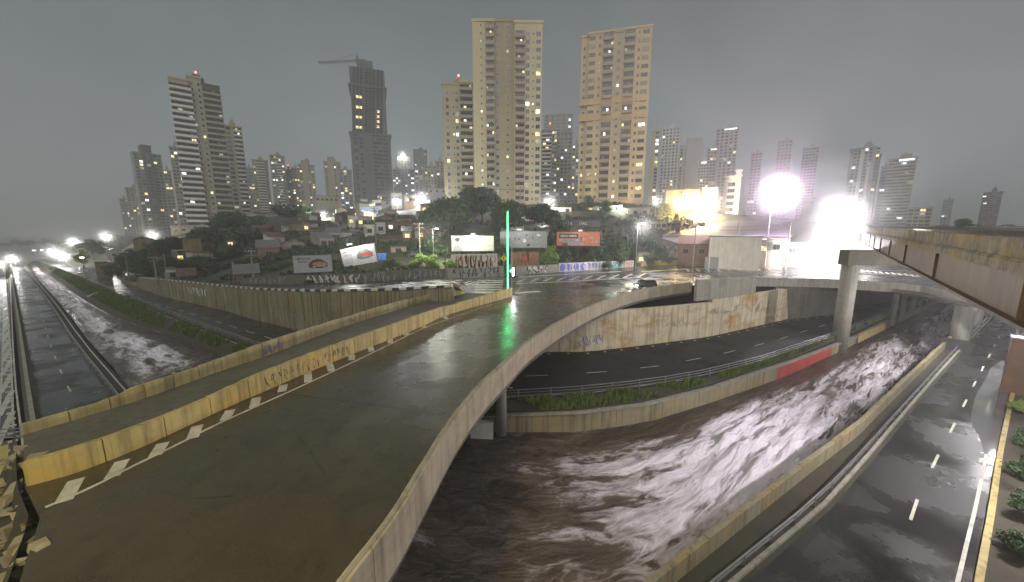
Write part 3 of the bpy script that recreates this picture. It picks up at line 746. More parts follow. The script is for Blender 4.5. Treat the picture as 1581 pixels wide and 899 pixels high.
# underpass side wall, taller block on top
UF = GL([(640, 553), (700, 549), (780, 545.5), (847, 543), (907, 543), (993, 533), (1093, 520), (1160, 505.5), (1209, 494)], ZL)
uw = thing('underpass_wall', 'yellow lit stained wall of the underpass with blue graffiti and dry streaks', 'retaining wall', UF[0])
L = plen(UF); nseg = 12
for k in range(nseg):
    a, b = along(UF, L * k / nseg + .015)[0], along(UF, L * (k + 1) / nseg - .015)[0]
    last = k == nseg - 1
    mb = MB(); mb.wall([a, b], ZL - .5, -.96 if k < 8 else -.5, .6, side=-1); sub(mb.build('panel', M['wall_yellow'], uw), uw)
a, b = UF[-1], UF[-1] + (UF[-1] - UF[-2]).normalized() * .1
blkP = [G(1069, 524, ZL), G(1115, 515.5, ZL), G(1160, 505.5, ZL)]
blkZ = [ZT(p.y, y) for p, y in zip(blkP, (432.5, 429.5, 427))]
mb = MB(); mb.wall(offset(blkP, .06), -.48, blkZ, .4, side=-1); o = mb.build('upper_block', M['concrete'], uw); sub(o, uw)
# slanted buttress and recessed abutment
e = UF[-1]; t = (UF[-1] - UF[-2]).normalized(); nrm = Vector((t.y, -t.x, 0))
mb = MB(); p = [e - t * .2, e + t * 1.9]
mb.add([e - t * .3, e + t * 1.6, Vector((e.x, e.y, -.5)) + t * .1, Vector((e.x, e.y, -.5)) - t * .3] + [q - nrm * 1.5 for q in [e - t * .3, e + t * 1.6, Vector((e.x, e.y, -.5)) + t * .1, Vector((e.x, e.y, -.5)) - t * .3]],
       [(0, 1, 2, 3), (4, 5, 6, 7), (0, 1, 5, 4), (1, 2, 6, 5), (2, 3, 7, 6), (3, 0, 4, 7)]); sub(mb.build('buttress', M['wall_yellow'], uw), uw)
AF = [e - nrm * .8, G(1291, 485, ZL), G(1340, 470, ZL)]
mb = MB(); mb.wall(AF, ZL - .5, -.6, 1.0, side=-1)
mb.build('bridge_abutment', M['concrete_dark'], label='recessed dark abutment under the flat street bridge beside the pier', category='abutment')
# flat street bridge edge
LB = GL([(1160, 429), (1246, 430), (1296, 431.5), (1316, 433), (1410, 438.5), (1469, 450), (1560, 466)], 1.0)
lbz = [ZT(p.y, y) for p, y in zip(LB, (441, 442, 445, 447, 456, 461, 476))]
parapet('bridge_parapet', 'plain grey edge of the flat street bridge behind the viaduct pier', smooth(LB, 1), lambda u: 1.0, .3, 14, M['concrete'], -1, -.55, gap=.006)
q = resample(smooth(LB, 1), 30); mb = MB(); mb.ribbon(setz(q, -.58), [Vector((p.x + 4, p.y + 22, -.58)) for p in q]); mb.ribbon(setz(q, -.02), [Vector((p.x + 4, p.y + 22, -.02)) for p in q])
structure(mb.build('street_bridge', M['concrete_dark']))
colm = MB(); colm.tube((0, 0, -1.5), (0, 0, 5.4), .42, n=14); cme = colm.mesh('bridge_column', M['concrete'], True)
for (x, y, lab) in [(1378, 490, 'tallest bridge column, first of the row rising from the canal wall under the street bridge'), (1392, 482.5, 'second column of the row under the street bridge'), (1408, 476, 'middle column of the row under the street bridge'),
                    (1419, 469, 'fourth column of the row under the street bridge'), (1429, 464, 'last and smallest column of the row under the street bridge')]:
    put(cme, 'bridge_column', None, G(x, y, ZL), label=lab, category='column', group='columns under the street bridge')

# ================================================================ STEEL VIADUCT OVERHEAD
vd = Vector((.9, 1, 0)).normalized(); vn = Vector((vd.y, -vd.x, 0))
v0 = Vector((12.55, 8.8, 0)) - vd * 16; VL = 160
via = thing('steel_viaduct', 'heavy steel girder viaduct with rusty stained concrete barrier crossing overhead', 'viaduct', v0)
zb, zw0 = 6.67, 6.80
def vpt(s, off, z): return v0 + vd * s + vn * off + Vector((0, 0, z))
def zrise(s): return .010 * max(0, s - 16)
def vbox(name, s0, s1, o0, o1, z0, z1, mat, rise=True, n=1):
    mb = MB()
    for k in range(n):
        a, b = lerp(s0, s1, k / n), lerp(s0, s1, (k + 1) / n); ra, rb = (zrise(a), zrise(b)) if rise else (0, 0)
        mb.hexa([vpt(a, o0, z0), vpt(b, o0, z0), vpt(b, o1, z0), vpt(a, o1, z0), vpt(a, o0, z1 + ra), vpt(b, o0, z1 + rb), vpt(b, o1, z1 + rb), vpt(a, o1, z1 + ra)])
    return sub(mb.build(name, mat, via), via)
for off, nm in ((0.0, 'girder'), (3.6, 'girder'), (7.2, 'girder')):
    vbox('web', 0, VL, off + .20, off + .24, zb + .1, 7.88, M['girder'])
    vbox('bottom_flange', 0, VL, off - .02, off + .46, zb, zb + .10, M['girder'], False)
mb = MB(); 
for k in range(0, 13):
    s0 = 4.5 + k * 12
    mbq = MB(); mbq.hexa([vpt(s0, .10, zb + .1), vpt(s0 + .05, .10, zb + .1), vpt(s0 + .05, .21, zb + .1), vpt(s0, .21, zb + .1), vpt(s0, .10, 7.86 + zrise(s0)), vpt(s0 + .05, .10, 7.86 + zrise(s0)), vpt(s0 + .05, .21, 7.86 + zrise(s0)), vpt(s0, .21, 7.86 + zrise(s0))])
    sub(mbq.build('stiffener', M['girder'], via), via)
# deck edge and barrier panels (the rise is the viaduct's own gradient)
def vslab(name, s0, s1, o0, o1, z0, z1, mat):
    mb = MB(); ra, rb = zrise(s0), zrise(s1)
    mb.hexa([vpt(s0, o0, z0 + ra), vpt(s1, o0, z0 + rb), vpt(s1, o1, z0 + rb), vpt(s0, o1, z0 + ra), vpt(s0, o0, z1 + ra), vpt(s1, o0, z1 + rb), vpt(s1, o1, z1 + rb), vpt(s0, o1, z1 + ra)])
    return sub(mb.build(name, mat, via), via)
vslab('deck_slab', 0, VL, -.30, 8.4, 7.90, 8.18, M['rust_wall'])
vslab('road_surface', 0, VL, .03, 8.1, 8.185, 8.21, M['asphalt'])
for k in range(40):
    s0 = k * 4.0
    vslab('far_barrier_panel', s0 + .01, s0 + 3.99, 8.12, 8.34, 8.185, 8.80, M['concrete'])
    vslab('barrier_panel', s0 + .01, s0 + 3.99, -.22 + .004 * (k % 3), .02, 8.185, 8.86 + .01 * (k % 2) + .0055 * max(0, s0 - 16), M['rust_wall'])
    vslab('barrier_foot', s0 + .01, s0 + 3.99, -.27, -.225, 8.185, 8.38, M['rust_wall'])
# pier: two columns and a cap
pc = [G(1297, 521, ZL), G(1480, 528, ZL)]
pier = thing('viaduct_pier', 'concrete pier of two round columns and a deep cap beam under the steel viaduct', 'pier', pc[0])
for p in pc:
    mb = MB(); mb.tube((p.x, p.y, ZL - 2.5), (p.x, p.y, 4.6), .98, n=28); sub(mb.build('column', M['concrete'], pier, True), pier)
dcap = (pc[1] - pc[0]).normalized(); ncap = Vector((-dcap.y, dcap.x, 0))
a, b = pc[0] - dcap * 1.05, pc[1] + dcap * 2.0; q = [a - ncap * .95, b - ncap * .95, b + ncap * .95, a + ncap * .95]
mb = MB(); mb.hexa([Vector((p.x, p.y, 4.55)) for p in q] + [Vector((p.x, p.y, 6.62)) for p in q]); sub(mb.build('cap_beam', M['concrete_dark'], pier), pier)
for x, y, lab in ((1503, 503, 'far column behind the pier, beside the canal parapet'), (1517, 486, 'farthest slim column behind the pier, at the bend of the avenue')):
    p = G(x, y, ZL); mb = MB(); mb.tube((0, 0, -1), (0, 0, 5.3), .8, n=16); mb.build('viaduct_column', M['concrete'], None, True, p, label=lab, category='column', group='columns behind the pier')
p = G(1468, 536, ZL); mb = MB(); mb.box((0, 0, .3), (2.6, 3.0, 1.2), rad(40)); mb.build('pier_footing', M['paint_black'], None, loc=p, label='dark block footing in front of the canal side pier column', category='footing')
# rusty box pier at the verge
Yb = G(1552, 617, ZL).y; zt = ZT(Yb, 531); w = 2.2
p = G(1548, 612, ZL)
rp = thing('rusty_pier', 'rusty brown steel box post standing by the kerb of the wet avenue', 'post', (p.x + w / 2 + 1.25, p.y + .6, ZL), rad(-52))
mb = MB(); mb.box((0, 0, (zt - ZL) / 2), (w, 1.4, zt - ZL)); mb.build('shaft', M['rust'], rp)
mb = MB(); mb.box((0, 0, zt - ZL + .06), (w + .14, 1.54, .12)); mb.build('cap_plate', M['girder'], rp)

# ================================================================ rubble slope at the broken end of the walkway
rng = random.Random(5); mb = MB(); E0 = resample([G(34, 660, 0), G(36, 700, 0), G(40, 752, 0), G(60, 800, 0), G(30, 900, 0), G(-20, 1010, 0)], 20)
vs = []
for i, p in enumerate(E0):
    for k in range(9):
        t = k / 8; q = p + Vector((-4.6 * t - .3, -.6 * t + 1.0 * t * (1 if i < 8 else 0), 0)); z = lerp(.03, ZL - .15, t ** .8)
        q.z = z + (rng.uniform(-.28, .28) if 0 < k < 8 else 0); vs.append(q + (Vector((rng.uniform(-.2, .2), rng.uniform(-.2, .2), 0)) if 0 < k else Vector()))
mb.add(vs, [(i * 9 + k, (i + 1) * 9 + k, (i + 1) * 9 + k + 1, i * 9 + k + 1) for i in range(19) for k in range(8)])
structure(mb.build('embankment', M['soil']))
rb = MB()
for k in range(170):
    p = E0[rng.randrange(3, 16)]; t = rng.random() ** 1.3; s = rng.uniform(.12, .55) * (1 - .3 * t)
    c = p + Vector((-3.4 * t - .1 + rng.uniform(-.3, .3), rng.uniform(-.5, .5), lerp(.0, ZL + .8, t ** .8)))
    n0 = len(rb.v); rb.box((0, 0, 0), (s, s * rng.uniform(.6, 1.2), s * rng.uniform(.35, .8)))
    rot = Matrix.Rotation(rng.random() * 3, 3, 'Z') @ Matrix.Rotation(rng.uniform(-.7, .7), 3, 'X')
    for i in range(n0, n0 + 8):
        v = rot @ (Vector(rb.v[i]) * 1.0 + Vector([rng.uniform(-.25, .25) * s for _ in range(3)])); rb.v[i] = tuple(v + c)
stuff(rb.build('rubble', M['rubble']))

# ================================================================ TOWERS ON THE HILL
RB = random.Random(21)
_cache = {}
LIT = ['lit_warm', 'lit_cool', 'lit_dim']
def pick_lit(p, warm=.45):
    if RB.random() > p: return 'glass_dark' if RB.random() < .72 else 'curtain'
    r = RB.random(); return 'lit_dim' if r < .35 else ('lit_warm' if r < .35 + .65 * warm else 'lit_cool')
def window_geo(mb, w, h, c=(0, 0, 0), rot=0, fm=0, pm=1, mull=True):
    """frame proud of the wall with a pane set in it; local -Y looks out of the wall"""
    ca, sa = math.cos(rot), math.sin(rot)
    def bxx(cx, cy, cz, dx, dy, dz, m):
        mb.box((c[0] + cx * ca - cy * sa, c[1] + cx * sa + cy * ca, c[2] + cz), (dx, dy, dz), rot, m)
    bxx(0, -.03, 0, w + .22, .10, h + .22, fm); bxx(0, -.06, 0, w, .06, h, pm)
    if mull: bxx(0, -.095, 0, .07, .03, h, fm)
def window_mesh(w, h, pane, frame='frame'):
    k = ('w', round(w, 1), round(h, 1), pane, frame)
    if k not in _cache:
        mb = MB(); window_geo(mb, w, h); _cache[k] = mb.mesh('window', [M[frame], M[pane]])
    return _cache[k]
def balcony_mesh(w, fh, pane, mat, dep=1.1):
    seg = RB.randrange(4)
    k = ('b', round(w, 1), round(fh, 1), pane, mat, dep, seg)
    if k not in _cache:
        mb = MB(); hh = fh * .34
        mb.box((0, -dep / 2, -fh / 2 + .09), (w, dep, .18), 0, 0)
        mb.box((0, -dep + .05, -fh / 2 + .18 + hh / 2), (w, .10, hh), 0, 0)
        for s in (-1, 1): mb.box((s * (w / 2 - .06), -dep / 2, -fh / 2 + .18 + hh / 2), (.12, dep - .12, hh), 0, 0)
        mb.box((0, -.02, .06), (w * .93, .06, fh * .80), 0, 3)
        if pane != 'glass_dark': mb.box((w * (-.33 + .22 * seg), -.045, .0), (w * .19, .06, fh * .62), 0, 1)
        for s in (-.28, .0, .28): mb.box((s * w, -.06, .06), (.09, .04, fh * .8), 0, 2)
        _cache[k] = mb.mesh('balcony', [M[mat], M[pane], M['frame_dark'], M['glass_dark']])
    return _cache[k]
def tower(label, xl, xr, yt, Y, wall, cols, floors, dep=None, blocks=None, single=False, lit=.10, warm=.45, yaw=0, frame='frame', belts=None, red=False, roofbox=True, zb=None, group=None, name='apartment_tower', balc='balcony_white', belt_mat=None, crown_lit=False):
    zt = ZT(Y, yt); xc = (xl + xr) / 2; X = XA(xc, Y, zt); az = math.atan2(X, Y)
    w = (xr - xl) / F_PX * (Y * CP - (zt - CAM_Z) * SP) * math.cos(az)
    z0 = (tz(min(max(xc, -60), 1700), Y) - 2) if zb is None else zb
    h = zt - z0; dep = dep or w * .8; th = -az + rad(yaw)
    root = thing(name, label, 'building', (X, Y, z0), th, group)
    fh = h / floors
    blocks = blocks or [(0, 1, 0, 1.0, wall)]
    for (u0, u1, dy, ft, mt) in blocks:
        mb = MB(); mb.box(((u0 + u1 - 1) / 2 * w, dy + (dep - dy) / 2, h * ft / 2), ((u1 - u0) * w, dep - dy, h * ft))
        mb.build('body', M[mt], root)
        mb = MB(); x0, x1 = (u0 - .5) * w - .15, (u1 - .5) * w + .15; y0, y1 = dy - .15, dep + .15
        for a, b in (((x0, y0), (x1, y0)), ((x1, y0), (x1, y1)), ((x1, y1), (x0, y1)), ((x0, y1), (x0, y0))):
            mb.bar((a[0], a[1], h * ft + .35), (b[0], b[1], h * ft + .35), .35, .9)
        mb.build('roof_parapet', M[mt], root)
    if roofbox:
        mb = MB(); mb.box((w * .05, dep * .5, h + 1.6), (w * .3, dep * .4, 3.4)); mb.box((w * .05, dep * .5, h + 4.0), (w * .16, dep * .22, 1.6)); mb.build('roof_house', M[wall], root)
        mb = MB(); mb.tube((w * .1, dep * .5, h + 3), (w * .1, dep * .5, h + 8), .07, n=5); mb.build('antenna', M['steel_dark'], root)
    if red:
        mb = MB(); mb.box((0, 0, 0), (.7, .7, .7)); mb.build('warning_light', M['lamp_red'], root, loc=(w * .05, dep * .3, h + 5.2))
    for (b0, b1, mt) in (belts or []):
        mb = MB(); mb.box((0, dep / 2 - .1, h * (b0 + b1) / 2), (w + .3, dep + .3, h * (b1 - b0))); mb.build('belt', M[mt], root)
    # floor lines
    mb = MB()
    joined = MB(); order = [frame, 'glass_dark', 'lit_warm', 'lit_cool', 'lit_dim', 'curtain']
    jb = MB()
    for ci, (u, ww, wh, kind, blk, face) in enumerate(cols):
        u0, u1, dy, ft, mt = blocks[blk]
        for k in range(1, floors):
            zc = (k + .5) * fh
            if zc > h * ft - fh * .4: break
            if face == 'F': c, rot = Vector(((u - .5) * w, dy, zc)), 0
            elif face == 'R': c, rot = Vector(((u1 - .5) * w, u * dep, zc)), rad(90)
            else: c, rot = Vector(((u0 - .5) * w, u * dep, zc)), rad(-90)
            pl = lit * (1.6 if kind[0] == 'b' else (.5 if kind == 's' else 1))
            pane = pick_lit(pl, warm)
            if kind[0] == 'b':
                mat = {'b': balc, 'bt': 'balcony_tan', 'bg': 'grey_dark'}[kind]
                if single: put(balcony_mesh(ww, fh, pane, mat), 'balcony', root, c, rot)
                else:
                    ca, sa = math.cos(rot), math.sin(rot); o = Vector((sa * .5, -ca * .5, 0))
                    jb.box(c + o + Vector((0, 0, -fh * .3)), (ww, 1.0, fh * .38), rot, 0)
                    joined.box(c + Vector((sa * .03, -ca * .03, fh * .12)), (ww * .92, .06, fh * .6), rot, 1)
                    if pane != 'glass_dark': joined.box(c + Vector((sa * .06 + ca * ww * RB.uniform(-.28, .28), -ca * .06, fh * .12)), (ww * .32, .06, fh * .5), rot, order.index(pane))
            else:
                wh_ = min(wh, fh * .62)
                if single and kind == 'w': put(window_mesh(ww, wh_, pane, frame), 'window', root, c, rot)
                else: window_geo(joined, ww, wh_, c, rot, 0, order.index(pane), ww > 1.2)
    if joined.v: stuff(joined.build('window', [M[x] for x in order], root))
    if jb.v: stuff(jb.build('balcony', M[balc], root))
    if crown_lit:
        mb = MB(); mb.box((w * .15, -.1, h - 1.2), (w * .55, .25, 1.3)); mb.build('lit_crown', M['lit_cool'], root)
    return root
def grid(us, ww, wh, kind='w', blk=0, face='F'): return [(u, ww, wh, kind, blk, face) for u in us]

# --- the near towers, window by window
tower('tall dark apartment tower with white curved balcony wing, behind dark hillside trees', 262, 338, 124, 187, 'brown',
      [(.19, 8.2, 2, 'b', 0, 'F'), (.43, .9, 1.1, 's', 1, 'F'), (.57, .9, 1.1, 's', 1, 'F'), (.83, 7.2, 2, 'bt', 2, 'F'), (.3, 1.2, 1.3, 'w', 2, 'R'), (.65, 1.2, 1.3, 'w', 2, 'R')], 27,
      dep=16, blocks=[(0, .36, 0, .985, 'tan'), (.36, .64, .9, 1.02, 'tan'), (.64, 1, .5, .985, 'brown')], single=True, lit=.10, red=True)
tower('slimmer tan apartment block standing against the tall dark balcony tower', 344, 373, 196, 232, 'tan', [(.25, 2.2, 1.5, 'w', 0, 'F'), (.75, 4, 1.6, 'b', 0, 'F')], 23, single=True, lit=.12, frame='frame_dark', yaw=6)
tower('massive cream apartment tower with two balcony columns above the dome shaped trees', 729, 838, 33, 160, 'cream',
      [(.12, .6, .7, 's', 0, 'F'), (.245, 3.4, 2, 'b', 0, 'F'), (.35, 1.3, 1.3, 'w', 1, 'F'), (.50, .8, .9, 's', 1, 'F'), (.68, 4.0, 2, 'b', 2, 'F'), (.79, 1.5, 1.6, 'w', 2, 'F'), (.87, .6, .7, 's', 2, 'F'), (.945, 1.7, 1.5, 'w', 2, 'F')], 25,
      dep=22, blocks=[(0, .31, 0, 1, 'cream'), (.31, .60, 1.6, 1.01, 'cream_dark'), (.60, 1, .2, .995, 'cream')], single=True, lit=.13, frame='frame', balc='balcony_tan')  # recess block in darker cream: its shade is put into the colour
tower('lower cream wing with wide dark balconies joined to the massive cream tower', 682, 730, 128, 166, 'cream_dark',
      [(.16, 1.2, 1.6, 'w', 0, 'F'), (.36, .7, .8, 's', 0, 'F'), (.47, 1.1, 1.4, 'w', 0, 'F'), (.78, 5.4, 2, 'b', 1, 'F')], 19, dep=20,
      blocks=[(0, .58, 0, .985, 'cream_dark'), (.58, 1, .5, 1.01, 'cream')], single=True, lit=.22, red=True, balc='balcony_tan')
tower('wide ochre apartment tower with orange belts and paired balcony columns', 897, 1006, 48, 172, 'ochre',
      [(.05, .8, 1.1, 's', 0, 'F'), (.165, 2.4, 1.4, 'w', 1, 'F'), (.275, .7, 1.1, 's', 1, 'F'), (.40, 4.4, 2, 'b', 1, 'F'), (.55, .9, 1.2, 'w', 2, 'F'), (.70, 4.4, 2, 'b', 1, 'F'), (.83, .7, 1.1, 's', 1, 'F'), (.92, 2.6, 1.4, 'w', 1, 'F')], 22,
      dep=24, blocks=[(0, .11, 1.2, .995, 'ochre'), (.11, 1, 0, 1, 'ochre'), (.50, .60, -.12, .99, 'tan')], single=True, lit=.13, frame='frame_dark', balc='balcony_tan',
      belts=[(.52, .56, 'orange_band'), (.61, .645, 'orange_band')])
# --- the dark unfinished tower with the crane
tower('very tall dark unfinished tower under a crane, stepped in at mid height', 541, 603, 207, 330, 'grey_dark',
      [(.12, 2.4, 2.2, 'w', 0, 'F'), (.26, 2.4, 2.2, 'w', 0, 'F'), (.66, 8.0, 2, 'b', 0, 'F'), (.86, 3.5, 2, 'b', 0, 'F')], 20, dep=30, lit=.015, roofbox=False, frame='grey_dark', balc='grey_dark', name='unfinished_tower')
tw = bpy.data.objects['unfinished_tower']
Yt = 330; zl, zu = ZT(Yt, 207), ZT(Yt, 104)
def lx(x, y): return (XA(x, Yt, ZT(Yt, y)) - tw.location.x)
Z0 = tw.location.z
mb = MB(); xa, xb = lx(543.5, 150), lx(594, 150); mb.box(((xa + xb) / 2, 15, (zl + zu) / 2 - Z0), (xb - xa, 26, zu - zl)); mb.build('upper_body', M['grey_dark'], tw)
mb = MB(); mb.box(((xa + xb) / 2, 15, zl - Z0), (xb - xa + 6.5, 31, 1.6)); mb.box(((xa + xb) / 2, 15, ZT(Yt, 132) - Z0), (xb - xa + 3, 28, 1.2)); stuff(mb.build('ledge', M['grey_dark'], tw))
xa, xb = lx(551, 96), lx(575, 96); mb = MB(); mb.box(((xa + xb) / 2, 15, (zu + ZT(Yt, 88)) / 2 - Z0), (xb - xa, 16, ZT(Yt, 88) - zu)); xa, xb = lx(575, 100), lx(584, 100); mb.box(((xa + xb) / 2, 15, (zu + ZT(Yt, 99)) / 2 - Z0), (xb - xa, 12, ZT(Yt, 99) - zu)); mb.build('lift_core', M['grey_dark'], tw)
mb = MB(); order = ['grey_dark', 'glass_dark', 'lit_warm', 'lit_dim']; rows_ = 26
for k in range(rows_):
    zc = lerp(zl, zu, (k + .5) / rows_) - Z0
    for x in (548, 553, 558, 566, 571, 576, 583, 588):
        X_ = lerp(lx(x, 207), lx(x, 104), k / rows_) ; lit_ = 2 if (x in (553, 558) and 1 < k < 15 and k % 4 == 2) or (x == 583 and 2 < k < 10 and k % 2) else 1
        mb.box((X_, 1.97, zc), (2.0, .1, 2.0), 0, lit_)
    mb.box((lx(570, 150), 1.6, zc - 1.9), (13, .8, .5), 0, 0)
stuff(mb.build('window', [M[x] for x in order], tw))
cr_ = thing('tower_crane', 'slender tower crane on top of the dark unfinished tower', 'crane', D(552, 92, Yt + 12) )
zc = ZT(Yt, 62) - cr_.location.z
def lattice(mb, p, q, r, n):
    p, q = Vector(p), Vector(q); t = (q - p).normalized(); u = t.cross(Vector((0, 1, 0))).normalized() * r; w2 = Vector((0, r, 0))
    for s1, s2 in ((1, 1), (1, -1), (-1, 1), (-1, -1)): mb.bar(p + u * s1 + w2 * s2, q + u * s1 + w2 * s2, .22)
    for k in range(n):
        a, b = p.lerp(q, k / n), p.lerp(q, (k + 1) / n)
        for s1 in (1, -1): mb.bar(a + u * s1 - w2, b - u * s1 - w2, .16); mb.bar(a - w2 * s1 + u, b + w2 * s1 + u, .16)
mb = MB(); lattice(mb, (0, 0, -4), (0, 0, ZT(Yt, 84) - cr_.location.z + 4), .9, 8); mb.build('mast', M['steel_dark'], cr_)
zj = ZT(Yt, 84.5) - cr_.location.z
mb = MB(); lattice(mb, (-34, 0, zj - 1.2), (7, 0, zj + .6), .7, 22); mb.build('jib', M['steel_dark'], cr_)
mb = MB(); mb.bar((0, 0, zj + 7), (-20, 0, zj), .15); mb.bar((0, 0, zj + 7), (6, 0, zj + .6), .15); mb.build('tie_rod', M['steel_dark'], cr_)
mb = MB(); mb.box((6, 0, zj - 1), (2.6, 1.6, 2)); mb.build('counterweight', M['concrete_dark'], cr_)
mb = MB(); mb.bar((0, 0, zj), (0, 0, zj + 7), .5); mb.build('apex', M['steel_dark'], cr_)
